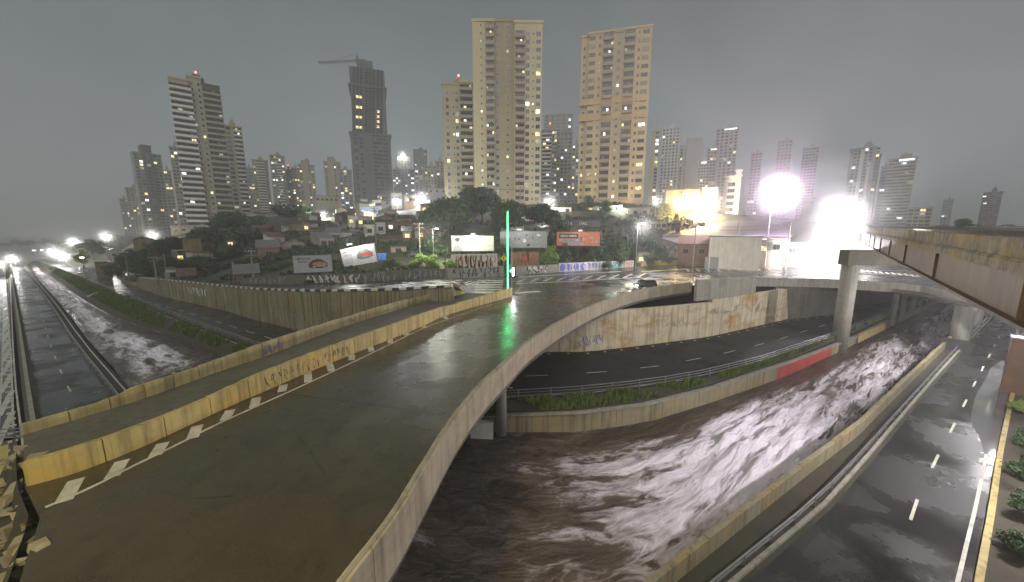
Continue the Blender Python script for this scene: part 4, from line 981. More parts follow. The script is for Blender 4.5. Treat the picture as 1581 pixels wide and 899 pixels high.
# --- towers farther off
w3, w4, w5 = (.2, .5, .8), (.14, .38, .62, .86), (.1, .3, .5, .7, .9)
FARB = [
 # label, xl, xr, yt, Y, wall, cols, floors, kw
 ('low grey block at the edge of the skyline, in front of the empty sky', 184, 198, 308, 420, 'grey', grid(w3, 1.6, 1.6), 16, {}),
 ('short apartment block washed in warm light at the end of the skyline', 193, 219, 291, 395, 'tan', grid(w4, 1.7, 1.6), 19, dict(lit=.16, warm=.8)),
 ('grey apartment tower with raised central core and red roof light', 205, 249, 238, 300, 'grey', grid((.1, .25, .75, .9), 1.8, 1.8) + grid((.5,), 2, 2, 'w', 1), 26, dict(blocks=[(0, 1, 0, 1, 'grey'), (.32, .66, -1.2, 1.09, 'grey_dark')], red=True, lit=.10, yaw=8, roofbox=False)),
 ('thin warm lit block tucked beside the grey cored tower', 251, 264, 264, 340, 'tan', grid((.3, .7), 1.8, 1.8), 20, dict(lit=.18, warm=.8)),
 ('tan slab tower half hidden behind the tall balcony tower', 261, 279, 228, 262, 'tan', grid(w3, 1.5, 1.6), 24, dict(lit=.06)),
 ('pale slim tower just past the tall balcony tower and its neighbour', 377, 391, 260, 430, 'grey', grid(w3, 2, 1.8), 18, dict(lit=.08)),
 ('cream tower with a central balcony strip, second in the hazy row', 389, 413, 248, 385, 'cream_dark', grid((.12, .88), 1.5, 1.6) + [(.5, 7, 2, 'b', 0, 'F')], 22, dict(lit=.12)),
 ('cream tower with many cool lit windows and a finned crown', 416, 439, 241, 380, 'cream_dark', grid((.15, .35, .85), 1.6, 1.6) + [(.62, 5, 2, 'b', 0, 'F')], 22, dict(lit=.22, warm=.2)),
 ('narrow brown block with a red roof light between two cream towers', 440, 450, 263, 392, 'brown', grid((.3, .7), 1.6, 1.6), 18, dict(lit=.2, warm=.8, red=True)),
 ('peach tinted block lit warm from below in the hazy row', 449, 462, 260, 400, 'ochre', grid(w3, 1.6, 1.6), 18, dict(lit=.15, warm=.8)),
 ('broad cream block with stepped roof at the end of the hazy row', 460, 485, 251, 398, 'tan', grid(w4, 1.9, 1.7), 20, dict(lit=.16, blocks=[(0, 1, 0, .95, 'tan'), (.2, .6, -.6, 1.02, 'tan')])),
 ('tower with brightly lit top floors left of the unfinished tower', 499, 526, 248, 410, 'tan', grid(w4, 2, 1.8), 20, dict(lit=.18, blocks=[(0, 1, 0, .97, 'tan'), (.25, .6, -.5, 1.05, 'tan')])),
 ('dark grey block tucked against the unfinished tower', 522, 543, 263, 400, 'grey', grid(w3, 2.4, 1.8), 17, dict(lit=.2, warm=.3)),
 ('plain grey block just past the foot of the unfinished tower', 606, 618, 262, 430, 'grey', grid(w3, 2, 1.8), 16, dict(lit=.1)),
 ('grey tower with a white floodlight on its roof', 613, 633, 243, 440, 'grey', grid(w4, 1.6, 1.6), 19, dict(lit=.08)),
 ('tall plain hazy tower behind the bluish lit block', 638, 659, 232, 500, 'grey_dark', grid(w4, 1.8, 1.7), 22, dict(lit=.05)),
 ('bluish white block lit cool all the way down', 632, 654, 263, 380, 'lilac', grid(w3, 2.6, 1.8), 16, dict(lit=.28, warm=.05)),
 ('cream block with small dark windows beside the lower cream wing', 655, 674, 257, 340, 'tan', grid(w4, 1.3, 1.4), 16, dict(lit=.15)),
 ('sliver of a tan tower touching the lower cream wing', 672, 686, 250, 360, 'tan', grid((.3, .7), 1.6, 1.6), 17, dict(lit=.1)),
 ('grey apartment block with balcony stack and red roof light behind the cream tower', 836, 860, 202, 250, 'grey', [(.35, 6, 2, 'b', 0, 'F')] + grid((.78, .92), 1.2, 1.3), 20, dict(lit=.25, red=True, warm=.5)),
 ('lower grey block between the cream tower and the ochre tower', 859, 884, 206, 265, 'grey', grid(w4, 1.4, 1.4), 20, dict(lit=.12, warm=.3)),
 ('faint taller tower rising behind the two grey blocks', 840, 884, 178, 420, 'grey', grid(w5, 2.2, 2), 28, dict(lit=.05)),
 ('thin pale tower peeping out beside the ochre tower', 882, 896, 224, 330, 'grey', grid((.3, .7), 1.6, 1.6), 18, dict(lit=.15)),
 ('yellow lit stair side of a pale tower beside the ochre tower', 1005, 1019, 203, 300, 'cream', grid((.75,), 2.2, 1.8), 22, dict(lit=.5, warm=.4)),
 ('pale hazy tower with domed roof past the ochre tower', 1023, 1050, 198, 330, 'offwhite', grid(w5, 1.4, 1.5), 26, dict(lit=.05)),
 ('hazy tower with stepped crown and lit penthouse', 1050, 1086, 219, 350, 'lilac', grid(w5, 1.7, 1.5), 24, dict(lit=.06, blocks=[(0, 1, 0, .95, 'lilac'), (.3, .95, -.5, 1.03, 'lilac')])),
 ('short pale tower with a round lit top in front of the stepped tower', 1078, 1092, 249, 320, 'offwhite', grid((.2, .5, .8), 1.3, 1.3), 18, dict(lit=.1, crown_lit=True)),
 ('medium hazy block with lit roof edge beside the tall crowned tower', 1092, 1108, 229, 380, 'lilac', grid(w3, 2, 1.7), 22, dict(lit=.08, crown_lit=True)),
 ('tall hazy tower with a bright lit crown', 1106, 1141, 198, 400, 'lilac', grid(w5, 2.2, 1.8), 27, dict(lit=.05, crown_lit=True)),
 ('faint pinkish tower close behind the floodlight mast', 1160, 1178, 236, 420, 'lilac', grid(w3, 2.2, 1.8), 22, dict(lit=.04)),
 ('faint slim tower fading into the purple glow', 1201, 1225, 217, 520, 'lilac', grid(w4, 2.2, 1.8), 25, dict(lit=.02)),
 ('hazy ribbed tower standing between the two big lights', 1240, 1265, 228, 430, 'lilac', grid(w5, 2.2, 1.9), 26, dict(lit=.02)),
 ('broad grey tower with pale vertical strips above the viaduct', 1314, 1362, 229, 260, 'grey', grid((.16, .3, .52, .66, .88), 1.5, 1.5), 24, dict(lit=.07, warm=.2, blocks=[(0, .82, 0, 1, 'grey'), (.82, 1, .4, .9, 'grey_dark'), (.33, .46, -.8, .97, 'offwhite'), (.60, .70, -.8, .75, 'offwhite')])),
 ('office tower with fine horizontal rows and a warm lit roof', 1372, 1416, 245, 300, 'tan', grid((.12, .27, .42, .57, .72, .87), 3.2, 1.3), 22, dict(lit=.03, blocks=[(0, 1, 0, 1, 'tan'), (.42, .8, 1, 1.05, 'tan')], crown_lit=True)),
 ('narrow step of a grey block between the two viaduct towers', 1361, 1373, 258, 320, 'grey', grid((.5,), 2.6, 1.6), 20, dict(lit=.04)),
 ('low pale block with square windows above the viaduct barrier', 1402, 1440, 322, 210, 'tan', grid(w4, 1.8, 1.5), 6, dict(lit=.05, roofbox=False)),
 ('faint distant twin topped block far beyond the viaduct', 1457, 1473, 309, 560, 'grey', grid(w3, 2.4, 2), 10, dict(lit=.05)),
 ('last dark tower standing alone above the viaduct barrier', 1519, 1548, 298, 300, 'grey_dark', [(.22, 5, 2, 'b', 0, 'F')] + grid((.6, .85), 2, 1.6), 16, dict(lit=.03, balc='balcony_tan')),
]
for (lab, xl, xr, yt, Y, wall, cols, fl, kw) in FARB:
    nm = 'office_tower' if 'office' in lab else ('apartment_block' if 'block' in lab else 'apartment_tower')
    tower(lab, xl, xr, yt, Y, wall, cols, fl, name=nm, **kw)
# white six storey building by the floodlight
tower('white six storey building with square dark windows beside the floodlit wall', 1120, 1145, 270, 150, 'offwhite', grid((.35, .52, .68), 1.3, 1.3), 7, name='white_building', single=True, lit=.0, frame='frame_dark', blocks=[(0, 1, 0, .94, 'offwhite'), (.66, 1, -.15, 1.06, 'offwhite')], roofbox=False)
# ================================================================ HOUSES, SHEDS, WALLS
def house(label, xl, xr, yt, Y, wall='plaster', roof='tin', kind='flat', d=None, wins=2, door=False, lit=0, name='house', yaw=0, zb=None, cat='house', ywall=None):
    xc = (xl + xr) / 2; zt = ZT(Y, yt); z0 = (tz(xc, Y) - .8) if zb is None else zb
    X = XA(xc, Y, zt); az = math.atan2(X, Y); w = (xr - xl) / F_PX * (Y * CP - (zt - CAM_Z) * SP) * math.cos(az)
    d = d or min(10, w * .9); h = max(2.0, zt - z0); th = -az + rad(yaw)
    root = thing(name, label, cat, (X, Y, z0), th)
    rh = 0 if kind == 'flat' else min(h * .45, w * .22 if kind == 'gable' else d * .25)
    hw = h - rh
    mb = MB(); mb.box((0, d / 2, hw / 2), (w, d, hw)); mb.build('wall', M[wall], root)
    mb = MB(); e = .4
    if kind == 'flat':
        mb.box((0, d / 2, hw + .1), (w + .3, d + .3, .2)); mb.build('roof', M[roof], root)
    else:
        # sheets or tile courses as real steps
        if kind == 'gable':   # ridge runs front to back
            for s in (-1, 1):
                n = max(4, int(w / 1.2))
                for k in range(n):
                    a, b = k / n, (k + 1) / n
                    mb.hexa([(s * (w / 2 + e) * (1 - a), -e, hw + rh * a - .1), (s * (w / 2 + e) * (1 - b), -e, hw + rh * b - .1), (s * (w / 2 + e) * (1 - b), d + e, hw + rh * b - .1), (s * (w / 2 + e) * (1 - a), d + e, hw + rh * a - .1),
                             (s * (w / 2 + e) * (1 - a), -e, hw + rh * a + .06), (s * (w / 2 + e) * (1 - b), -e, hw + rh * b), (s * (w / 2 + e) * (1 - b), d + e, hw + rh * b), (s * (w / 2 + e) * (1 - a), d + e, hw + rh * a + .06)])
            mb2 = MB(); mb2.add([(-w / 2, .01, hw), (w / 2, .01, hw), (0, .01, hw + rh), (-w / 2, d - .01, hw), (w / 2, d - .01, hw), (0, d - .01, hw + rh)], [(0, 1, 2), (3, 5, 4), (0, 2, 5, 3), (1, 4, 5, 2)]); mb2.build('gable', M[wall], root)
        else:                 # single slope towards the camera, corrugated
            n = max(6, int(w / .7))
            for k in range(n):
                x0, x1 = lerp(-w / 2 - e, w / 2 + e, k / n), lerp(-w / 2 - e, w / 2 + e, (k + 1) / n); q = .05 if k % 2 else 0
                mb.hexa([(x0, -e, hw - .1 + q), (x1, -e, hw - .1 + q), (x1, d + e, hw + rh - .1 + q), (x0, d + e, hw + rh - .1 + q), (x0, -e, hw + q), (x1, -e, hw + q), (x1, d + e, hw + rh + q), (x0, d + e, hw + rh + q)])
            mb2 = MB(); mb2.hexa([(-w / 2, .02, hw - .3), (w / 2, .02, hw - .3), (w / 2, d, hw - .3), (-w / 2, d, hw - .3), (-w / 2, .02, hw - .11), (w / 2, .02, hw - .11), (w / 2, d, hw + rh - .12), (-w / 2, d, hw + rh - .12)]); mb2.build('gable', M[wall], root)
        mb.build('roof', M[roof], root)
    zc = max(hw - 1.9, hw * .55)
    for k in range(wins):
        u = (k + .5 + (.4 if door else 0)) / (wins + (.6 if door else 0)) - .5
        put(window_mesh(1.2, 1.1, ('lit_cool' if k % 2 else 'lit_warm') if k < lit else 'glass_dark', 'frame_dark'), 'window', root, (u * w, 0, zc))
    if door:
        mb = MB(); mb.box((0, -.04, 1.05), (.95, .12, 2.1)); o = mb.build('door', M['ink_grey'], root, loc=(-w * .38, 0, hw - 2.75))
    return root
HS = [
 ('shack with brick front and slanting grey sheet roof above the painted kerb', 396, 430, 371, 92, dict(wall='brick', roof='tin', kind='shed', d=7, wins=1)),
 ('dark gabled hut squeezed between the brick shack and the sloping tin sheds', 434, 472, 369, 100, dict(wall='plaster', roof='roof_dark', kind='gable', d=9, wins=1)),
 ('long brown brick house with one white lit window', 458, 511, 341, 136, dict(wall='brick', roof='roof_dark', kind='flat', d=9, wins=4, lit=1)),
 ('broad grey tin shed below the long brick house', 461, 511, 357, 124, dict(wall='plaster', roof='tin', kind='shed', d=12, wins=1)),
 ('small house with bright white front wall among the brown roofs', 519, 543, 360, 112, dict(wall='plaster_white', roof='tin', kind='flat', d=5, wins=0)),
 ('olive plastered house under a sagging brown roof', 479, 522, 371, 108, dict(wall='plaster_ochre', roof='tile', kind='shed', d=8, wins=2, door=True)),
 ('grey block house with rubble yard behind the white billboard', 541, 581, 352, 116, dict(wall='plaster', roof='tin', kind='shed', d=10, wins=2)),
 ('dark two storey brick house with a slab roof and lit upper window', 583, 650, 343, 118, dict(wall='brick', roof='concrete_dark', kind='flat', d=10, wins=5, lit=2)),
 ('ochre brick house in front of the dark slab roofed house', 585, 648, 364, 104, dict(wall='plaster_ochre', roof='tile', kind='shed', d=7, wins=3, door=True)),
 ('narrow pale shed overgrown by green creepers', 603, 627, 383, 92, dict(wall='plaster', roof='concrete_dark', kind='flat', d=5, wins=1)),
 ('sky blue painted shack beside the bright green bushes', 630, 645, 392, 88, dict(wall='plaster_blue', roof='roof_dark', kind='shed', d=4, wins=1)),
 ('bright blue shed at the foot of the white billboard', 584, 596, 401, 84, dict(wall='blue_tarp', roof='blue_tarp', kind='flat', d=3, wins=0)),
 ('grey house with blue walls and a lamp under the pole wires', 556, 583, 319, 150, dict(wall='plaster_blue', roof='tin', kind='flat', d=10, wins=3, lit=1)),
 ('low dark hall with long roof below the hazy row of towers', 392, 452, 325, 186, dict(wall='plaster', roof='roof_dark', kind='shed', d=20, wins=0)),
 ('long dark roofed warehouse in front of the unfinished tower', 452, 560, 319, 184, dict(wall='grey', roof='roof_dark', kind='shed', d=18, wins=0)),
 ('grey shed with barred front under the warehouse', 514, 556, 331, 158, dict(wall='plaster', roof='tin', kind='shed', d=10, wins=4)),
 ('small beige apartment house with dark roof tanks below the hazy towers', 487, 522, 303, 215, dict(wall='tan', roof='roof_dark', kind='flat', d=12, wins=5)),
 ('white shop front glowing under the street lights', 603, 625, 311, 172, dict(wall='plaster_white', roof='tin', kind='flat', d=10, wins=3, lit=2)),
 ('blue grey two storey shop on the glowing street', 582, 606, 316, 166, dict(wall='grey', roof='tin', kind='flat', d=10, wins=3, lit=1)),
 ('pale corner building nearest the dome shaped tree on the glowing street', 640, 664, 309, 168, dict(wall='plaster_white', roof='concrete_dark', kind='flat', d=10, wins=4, lit=2)),
 ('low lilac grey house in the middle of the glowing street', 604, 638, 325, 148, dict(wall='lilac', roof='tin', kind='shed', d=9, wins=3, lit=1)),
 ('small white kiosk below the pale corner building', 645, 661, 329, 140, dict(wall='plaster_white', roof='tin', kind='flat', d=5, wins=1)),
 ('lilac hall with a flat front under the cream blocks', 660, 690, 291, 260, dict(wall='lilac', roof='tin', kind='flat', d=12, wins=3, lit=0)),
 ('tan gabled house among the trees by the white street light', 204, 237, 365, 150, dict(wall='plaster_ochre', roof='tile', kind='gable', d=12, wins=1)),
 ('long grey block wall house at the foot of the tall balcony tower', 263, 302, 349, 176, dict(wall='plaster', roof='concrete', kind='flat', d=6, wins=3)),
 ('grey two storey house left of the dark crowns below the balcony tower', 299, 330, 351, 172, dict(wall='concrete', roof='tin', kind='flat', d=8, wins=3)),
 ('white box house with a dark strip window above the dark crowns', 377, 398, 331, 172, dict(wall='plaster_white', roof='concrete', kind='flat', d=7, wins=2)),
 ('mustard coloured shed wall standing out among the dark trees', 281, 310, 369, 118, dict(wall='plaster_ochre', roof='roof_dark', kind='flat', d=5, wins=0)),
 ('low white house at the bend of the retaining wall', 255, 272, 416, 86, dict(wall='plaster_white', roof='tin', kind='flat', d=6, wins=1, door=True)),
 ('small tiled house beside the low white house', 275, 300, 417, 83, dict(wall='plaster', roof='tile', kind='shed', d=6, wins=2)),
 ('lean-to with pale sheet roof on posts over a dark yard', 362, 398, 411, 74, dict(wall='brick', roof='tin', kind='shed', d=6, wins=1)),
 ('cream roadside hut beside the bright tree at the avenue bend', 146, 170, 405, 122, dict(wall='plaster_ochre', roof='tin', kind='flat', d=5, wins=1)),
 ('bungalow with grey roof among trees on the low side of the hill', 163, 186, 384, 170, dict(wall='plaster', roof='tin', kind='gable', d=9, wins=1)),
 ('reddish flat roofed hut among the dark trees', 240, 262, 374, 140, dict(wall='brick', roof='tile', kind='shed', d=6, wins=1)),
 ('white lit pavilion below the street lamp beside the ochre tower', 846, 882, 321, 140, dict(wall='plaster_white', roof='concrete', kind='flat', d=8, wins=3, lit=2)),
 ('green lit ground floor shop under the ochre tower', 905, 960, 318, 142, dict(wall='plaster_white', roof='concrete_dark', kind='flat', d=7, wins=4, lit=2)),
 ('dim shop row with awning beside the green lit shop', 960, 1003, 321, 138, dict(wall='plaster', roof='tin', kind='flat', d=7, wins=3, lit=1)),
 ('big tan commercial building with a flat front behind the orange lamp', 1028, 1084, 293, 152, dict(wall='tan', roof='concrete_dark', kind='flat', d=16, wins=0)),
 ('floodlit white wall building beside the white six storey building', 1084, 1109, 290, 146, dict(wall='plaster_white', roof='concrete', kind='flat', d=10, wins=0)),
 ('wide purplish dark roof of a warehouse behind the white wall', 1018, 1216, 337, 112, dict(wall='lilac', roof='roof_dark', kind='shed', d=30, wins=0)),
 ('brick shed with sloping tile roof stepping down the hillside', 1048, 1098, 364, 98, dict(wall='brick', roof='tile', kind='shed', d=9, wins=2)),
 ('white walled warehouse with a big blank street front', 1095, 1176, 366, 89, dict(wall='plaster_white', roof='roof_dark', kind='flat', d=14, wins=0, zb=-.2)),
 ('white gatehouse with a pale door beside the blank warehouse', 1186, 1212, 370, 90, dict(wall='plaster_white', roof='concrete', kind='flat', d=6, wins=1, door=True, zb=-.2)),
 ('grey wall of a workshop behind the tall light pole', 1212, 1262, 376, 96, dict(wall='grey', roof='tin', kind='flat', d=8, wins=2, zb=-.2)),
 ('dark kiosk with lit hatch between the warehouse and the gatehouse', 1176, 1185, 372, 91, dict(wall='brown', roof='roof_dark', kind='flat', d=4, wins=1, lit=1, zb=-.2)),
 ('slate coloured shed beside the second big light', 1240, 1258, 306, 170, dict(wall='grey_dark', roof='roof_dark', kind='flat', d=9, wins=2)),
 ('grey market roof under the glare of the second big light', 1255, 1312, 352, 120, dict(wall='lilac', roof='tin', kind='shed', d=14, wins=0)),
]
LM = [(480, 405, 'the grey billboard'), (557, 395, 'the white billboard'), (412, 395, 'the brick shack with the slanting sheet roof'), (486, 349, 'the long brown brick house'), (616, 352, 'the dark two storey brick house'),
      (728, 376, 'the cream billboard'), (808, 370, 'the grey scale billboard'), (892, 369, 'the red orange billboard'), (453, 382, 'the dark gabled hut'), (295, 380, 'the mustard shed'), (220, 372, 'the tan gabled house'), (620, 318, 'the white shop front'), (1072, 385, 'the brick shed'), (263, 423, 'the low white house')]
RH = random.Random(77); used = set()
WALLS = [('plaster', 'grey plastered'), ('brick', 'bare brick'), ('plaster_ochre', 'ochre'), ('plaster_white', 'whitewashed'), ('concrete', 'concrete grey'), ('lilac', 'pale mauve'), ('tan', 'beige'), ('concrete_dark', 'soot dark')]
ROOFS = [('tin', 'shed', 'sloping tin'), ('tile', 'shed', 'sloping tile'), ('roof_dark', 'flat', 'flat dark'), ('tin', 'gable', 'gabled tin'), ('tile', 'gable', 'gabled tile'), ('concrete', 'flat', 'flat concrete')]
def rel(x, y):
    d = sorted(LM, key=lambda q: (q[0] - x) ** 2 + ((q[1] - y) * 2) ** 2)[:2]
    (ax, ay, an) = d[0]
    if abs(ay - y) * 1.6 > abs(ax - x): return ('uphill from ' if y < ay else 'downhill from ') + an
    return 'beside ' + an
def cramped(n, xr_, Yr_, wr, hr, lit=.35):
    for _ in range(n):
        Y = RH.uniform(*Yr_); x = RH.uniform(*xr_); wpx = RH.uniform(*wr) * 100 / Y; z = tz(x, Y); b_ = math.degrees(0)
        zt = z + RH.uniform(*hr); bb = (zt - CAM_Z) / Y; yy = 449.5 - F_PX * (bb * CP + SP) / (CP - bb * SP)
        for _t in range(60):
            wm, wn_ = RH.choice(WALLS); rm, rk, rn = RH.choice(ROOFS); lab = wn_ + ' shack with ' + rn + ' roof ' + rel(x, yy)
            if lab not in used: break
        used.add(lab); house(lab, x - wpx / 2, x + wpx / 2, yy, Y, wall=wm, roof=rm, kind=rk, d=RH.uniform(4, 7), wins=RH.randint(1, 3), lit=1 if RH.random() < lit else 0, door=RH.random() < .4, yaw=RH.uniform(-28, 28), name='shack')
cramped(26, (405, 660), (90, 150), (14, 30), (2.8, 4.5))
cramped(12, (560, 660), (140, 176), (18, 34), (3.2, 7.0), .9)
cramped(8, (240, 410), (90, 165), (16, 30), (2.8, 4.2), .2)
cramped(7, (690, 1040), (100, 132), (18, 34), (2.6, 4.2), .3)
for (lab, xl, xr, yt, Y, kw) in HS: house(lab, xl, xr, yt, Y, **kw)
# the warehouse front: roller gate and cast panels
wh_ = [o for o in bpy.data.objects if o.get('label', '').startswith('white walled warehouse')][0]
for k, u in enumerate((-.42, -.14, .14, .42)):
    mb = MB(); mb.box((0, -.05, 3.1), (.25, .14, 6.2)); mb.build('pilaster', M['plaster_white'], wh_, loc=(u * 12.2, 0, 0))
mb = MB(); 
for k in range(14): mb.box((0, -.05 - .02 * (k % 2), .25 + k * .22), (3.0, .08, .21))
mb.build('roller_gate', M['ink_grey'], wh_, loc=(-4.6, 0, 0))

# graffiti strokes: painted lines a few millimetres proud of the wall
def graffiti(name, parent, P, z0, z1, n, mat, seed, w=.09, inset=.03, side=1, fill=None):
    """n letter-like scribbles along the ground line P, facing side"""
    rr = random.Random(seed); mb = MB(); L = plen(P); mbf = MB()
    for k in range(n):
        s0, s1 = L * (k + .06) / n, L * (k + .94) / n
        pts = []; m = rr.randint(5, 8)
        for i in range(m):
            pts.append((rr.random(), rr.random() if i % 2 else rr.choice((.02, .98, .5))))
        C = []
        for i in range(m - 1):
            for t in np.linspace(0, 1, 5)[:-1]:
                a, b = pts[i], pts[i + 1]; t2 = t * t * (3 - 2 * t)
                C.append((lerp(a[0], b[0], t), lerp(a[1], b[1], t2)))
        C.append(pts[-1])
        W3 = []
        for (u, v) in C:
            p, t = along(P, lerp(s0, s1, u)); nn = Vector((t.y, -t.x, 0)) * side
            za = z0(p) if callable(z0) else z0; zb_ = z1(p) if callable(z1) else z1
            W3.append((p + nn * inset + Vector((0, 0, lerp(za, zb_, v) - p.z)), t))
        for i in range(len(W3) - 1):
            a, t = W3[i]; b, _ = W3[i + 1]; dd = b - a
            if dd.length < 1e-4: continue
            dd.normalize(); nn = Vector((t.y, -t.x, 0)) * side; o = dd.cross(nn) * w / 2
            mb.add([a - o, a + o, b + o, b - o], [(0, 1, 2, 3)])
        if fill:
            vs = []
            for i in range(14):
                an = 6.283 * i / 14; rx, ry = .47 + .06 * rr.random(), .46 + .06 * rr.random()
                p, t = along(P, lerp(s0, s1, min(1, max(0, .5 + rx * math.cos(an) * (1.0 if i % 3 else .85))))); nn = Vector((t.y, -t.x, 0)) * side
                za = z0(p) if callable(z0) else z0; zb_ = z1(p) if callable(z1) else z1
                vs.append(p + nn * (inset - .012) + Vector((0, 0, lerp(za, zb_, .5 + ry * math.sin(an)) - p.z)))
            mbf.add(vs, [tuple(range(14))])
    o = mb.build(name, mat, parent); stuff(sub(o, parent))
    if fill: stuff(sub(mbf.build(name, fill, parent), parent))
NBs = resample(Nb, 120); i0 = min(range(120), key=lambda i: (NBs[i] - G(405, 606, 0)).length); i1 = min(range(120), key=lambda i: (NBs[i] - G(545, 547, 0)).length)
graffiti('graffiti', nearpar, NBs[i0:i1], .12, .85, 16, M['ink_black'], 4, .028, .006)
FBs = resample(Fb, 120); i0 = min(range(120), key=lambda i: (FBs[i] - G(408, 552, 0)).length); i1 = min(range(120), key=lambda i: (FBs[i] - G(440, 540, 0)).length)
graffiti('graffiti', farpar, FBs[i0:i1 + 1], .15, .85, 5, M['ink_violet'], 8, .06, .008)
i0 = min(range(120), key=lambda i: (FBs[i] - G(536, 503, 0)).length)
graffiti('graffiti', farpar, FBs[i0:i0 + 3], .2, .8, 2, M['ink_violet'], 9, .05, .008)
def nearest(P, q): return min(range(len(P)), key=lambda i: (P[i] - q).length)
a, b = nearest(P := resample(WF, 150), G(290, 467, ZL)), nearest(P, G(328, 475, ZL))
graffiti('graffiti', rwall, P[a:b], lambda p: ZL + 2.0, lambda p: ZL + 3.6, 7, M['ink_white'], 12, .16, .05)
a, b = nearest(P, G(195, 437, ZL)), nearest(P, G(262, 460, ZL)); graffiti('graffiti', rwall, P[a:b], lambda p: ZL + .5, lambda p: ZL + 2.2, 16, M['ink_grey'], 13, .14, .05)
a, b = nearest(P, G(425, 500, ZL)), nearest(P, G(520, 520, ZL)); graffiti('graffiti', rwall, P[a:b], lambda p: ZL + .5, lambda p: ZL + 2.6, 9, M['ink_grey'], 14, .10, .05)
Pu = resample(UF, 120); a, b = nearest(Pu, G(850, 543, ZL)), nearest(Pu, G(935, 540, ZL))
graffiti('graffiti', uw, Pu[a:b], ZL + .75, ZL + 2.1, 7, M['ink_violet'], 15, .08, .02, fill=M['plaster_white'])
a, b = nearest(Pu, G(1010, 531, ZL)), nearest(Pu, G(1060, 524, ZL)); graffiti('graffiti', uw, Pu[a:b], ZL + 2.2, ZL + 3.4, 4, M['ink_grey'], 16, .10, .02)
a, b = nearest(Pu, G(1090, 520, ZL)), nearest(Pu, G(1190, 498, ZL)); graffiti('graffiti', uw, Pu[a:b], ZL + 2.4, ZL + 4.2, 6, M['ink_grey'], 17, .10, .02)

# street walls on the far side
def street_wall(label, pts, tops, mat, seed, tags, npan, Yfix=None):
    """pts: base points (photo columns/rows on the street); tops: rows of the wall top"""
    P = [G(x, y, interp(x, FX, [f[2] for f in FAR]) + .01) for x, y in pts]; Z = [ZT(p.y, t) for p, t in zip(P, tops)]
    if Yfix:
        P = [T(x, Yfix, 0) for x, _ in pts]; Z = [ZT(Yfix, t) for t in tops]
    root = thing('street_wall', label, 'wall', P[0]); L = plen(P); cum = [plen(P[:i + 1]) for i in range(len(P))]
    for k in range(npan):
        a, _ = along(P, L * k / npan + .01); b, _ = along(P, L * (k + 1) / npan - .01)
        za, zb_ = float(np.interp(L * k / npan, cum, Z)), float(np.interp(L * (k + 1) / npan, cum, Z)); dz = R.uniform(-.06, .06)
        mb = MB(); mb.wall([a, b], [a.z - .5, b.z - .5], [za + dz, zb_ + dz], .22, side=-1); sub(mb.build('panel', mat, root), root)
    zf = lambda p: float(np.interp(p.x, [q.x for q in P], Z))
    for (u0, u1, n, ink, fill, w) in tags:
        Q = [along(P, L * lerp(u0, u1, j / 14))[0] for j in range(15)]
        graffiti('graffiti', root, Q, lambda p: p.z + .12, lambda p: lerp(p.z, zf(p), .92), n, M[ink], seed, w, .03, fill=M[fill] if fill else None); seed += 1
    return root
street_wall('long dark graffiti wall above the painted kerb below the grey billboard', [(372, 438.5), (440, 440), (550, 437.5), (562, 437.2)], [430, 425.5, 423, 422.5], M['concrete_dark'], 31, [(.62, .98, 9, 'ink_white', None, .16), (.1, .5, 8, 'ink_grey', None, .1)], 14)
street_wall('grey tagged wall beneath the bright green bushes', [(566, 437), (620, 433), (690, 430.5)], [420, 417.5, 415], M['concrete_dark'], 41, [(.05, .95, 14, 'ink_grey', None, .12)], 10)
street_wall('pale graffiti wall behind the crosswalk', [(691, 430.5), (740, 429), (777, 428)], [415, 413, 411], M['concrete'], 51, [(.08, .95, 11, 'ink_black', 'ink_grey', .16)], 8)
street_wall('grey wall with black and white bubble letters beside the green signal pole', [(797, 424.5), (840, 422), (862, 420)], [411, 409.5, 408.5], M['concrete'], 61, [(.22, .72, 4, 'ink_black', 'ink_white', .18)], 6)
street_wall('white wall covered with blue and turquoise letters along the street', [(863, 420), (920, 416.4), (978, 412)], [406.5, 404.5, 402.5], M['plaster_white'], 71, [(.0, .32, 4, 'ink_blue', 'ink_blue', .2), (.05, .33, 5, 'ink_white', None, .12), (.34, .6, 6, 'ink_blue', 'poster_grey', .14), (.6, .82, 3, 'ink_cyan', 'ink_cyan', .2), (.62, .8, 4, 'ink_black', None, .12), (.84, .99, 4, 'ink_red', None, .12)], 10)
street_wall('low yellowish fence wall with faded letters beside the street lamp pole', [(990, 411.5), (1052, 408.8), (1108, 408)], [403, 401, 400], M['concrete_yellow'], 81, [(.55, .98, 9, 'ink_black', None, .12), (.72, .99, 4, 'ink_white', 'paint_yellow', .1)], 9)
# painted yard wall under the cream billboard: rough brick with white and ochre patches
yw = street_wall('rough yard wall painted white and ochre under the cream billboard', [(697, 414.5), (735, 413.5), (768, 412.5)], [393, 392, 392], M['plaster_white'], 91, [(.0, 1, 11, 'ink_orange', None, .2), (.05, .9, 10, 'ink_black', None, .12)], 9, 80)
yw2 = street_wall('low orange lettered wall behind the leafy bushes', [(790, 404.8), (832, 402.6)], [389, 388.5], M['plaster_ochre'], 96, [(.05, .95, 6, 'ink_red', None, .24)], 4, 84)

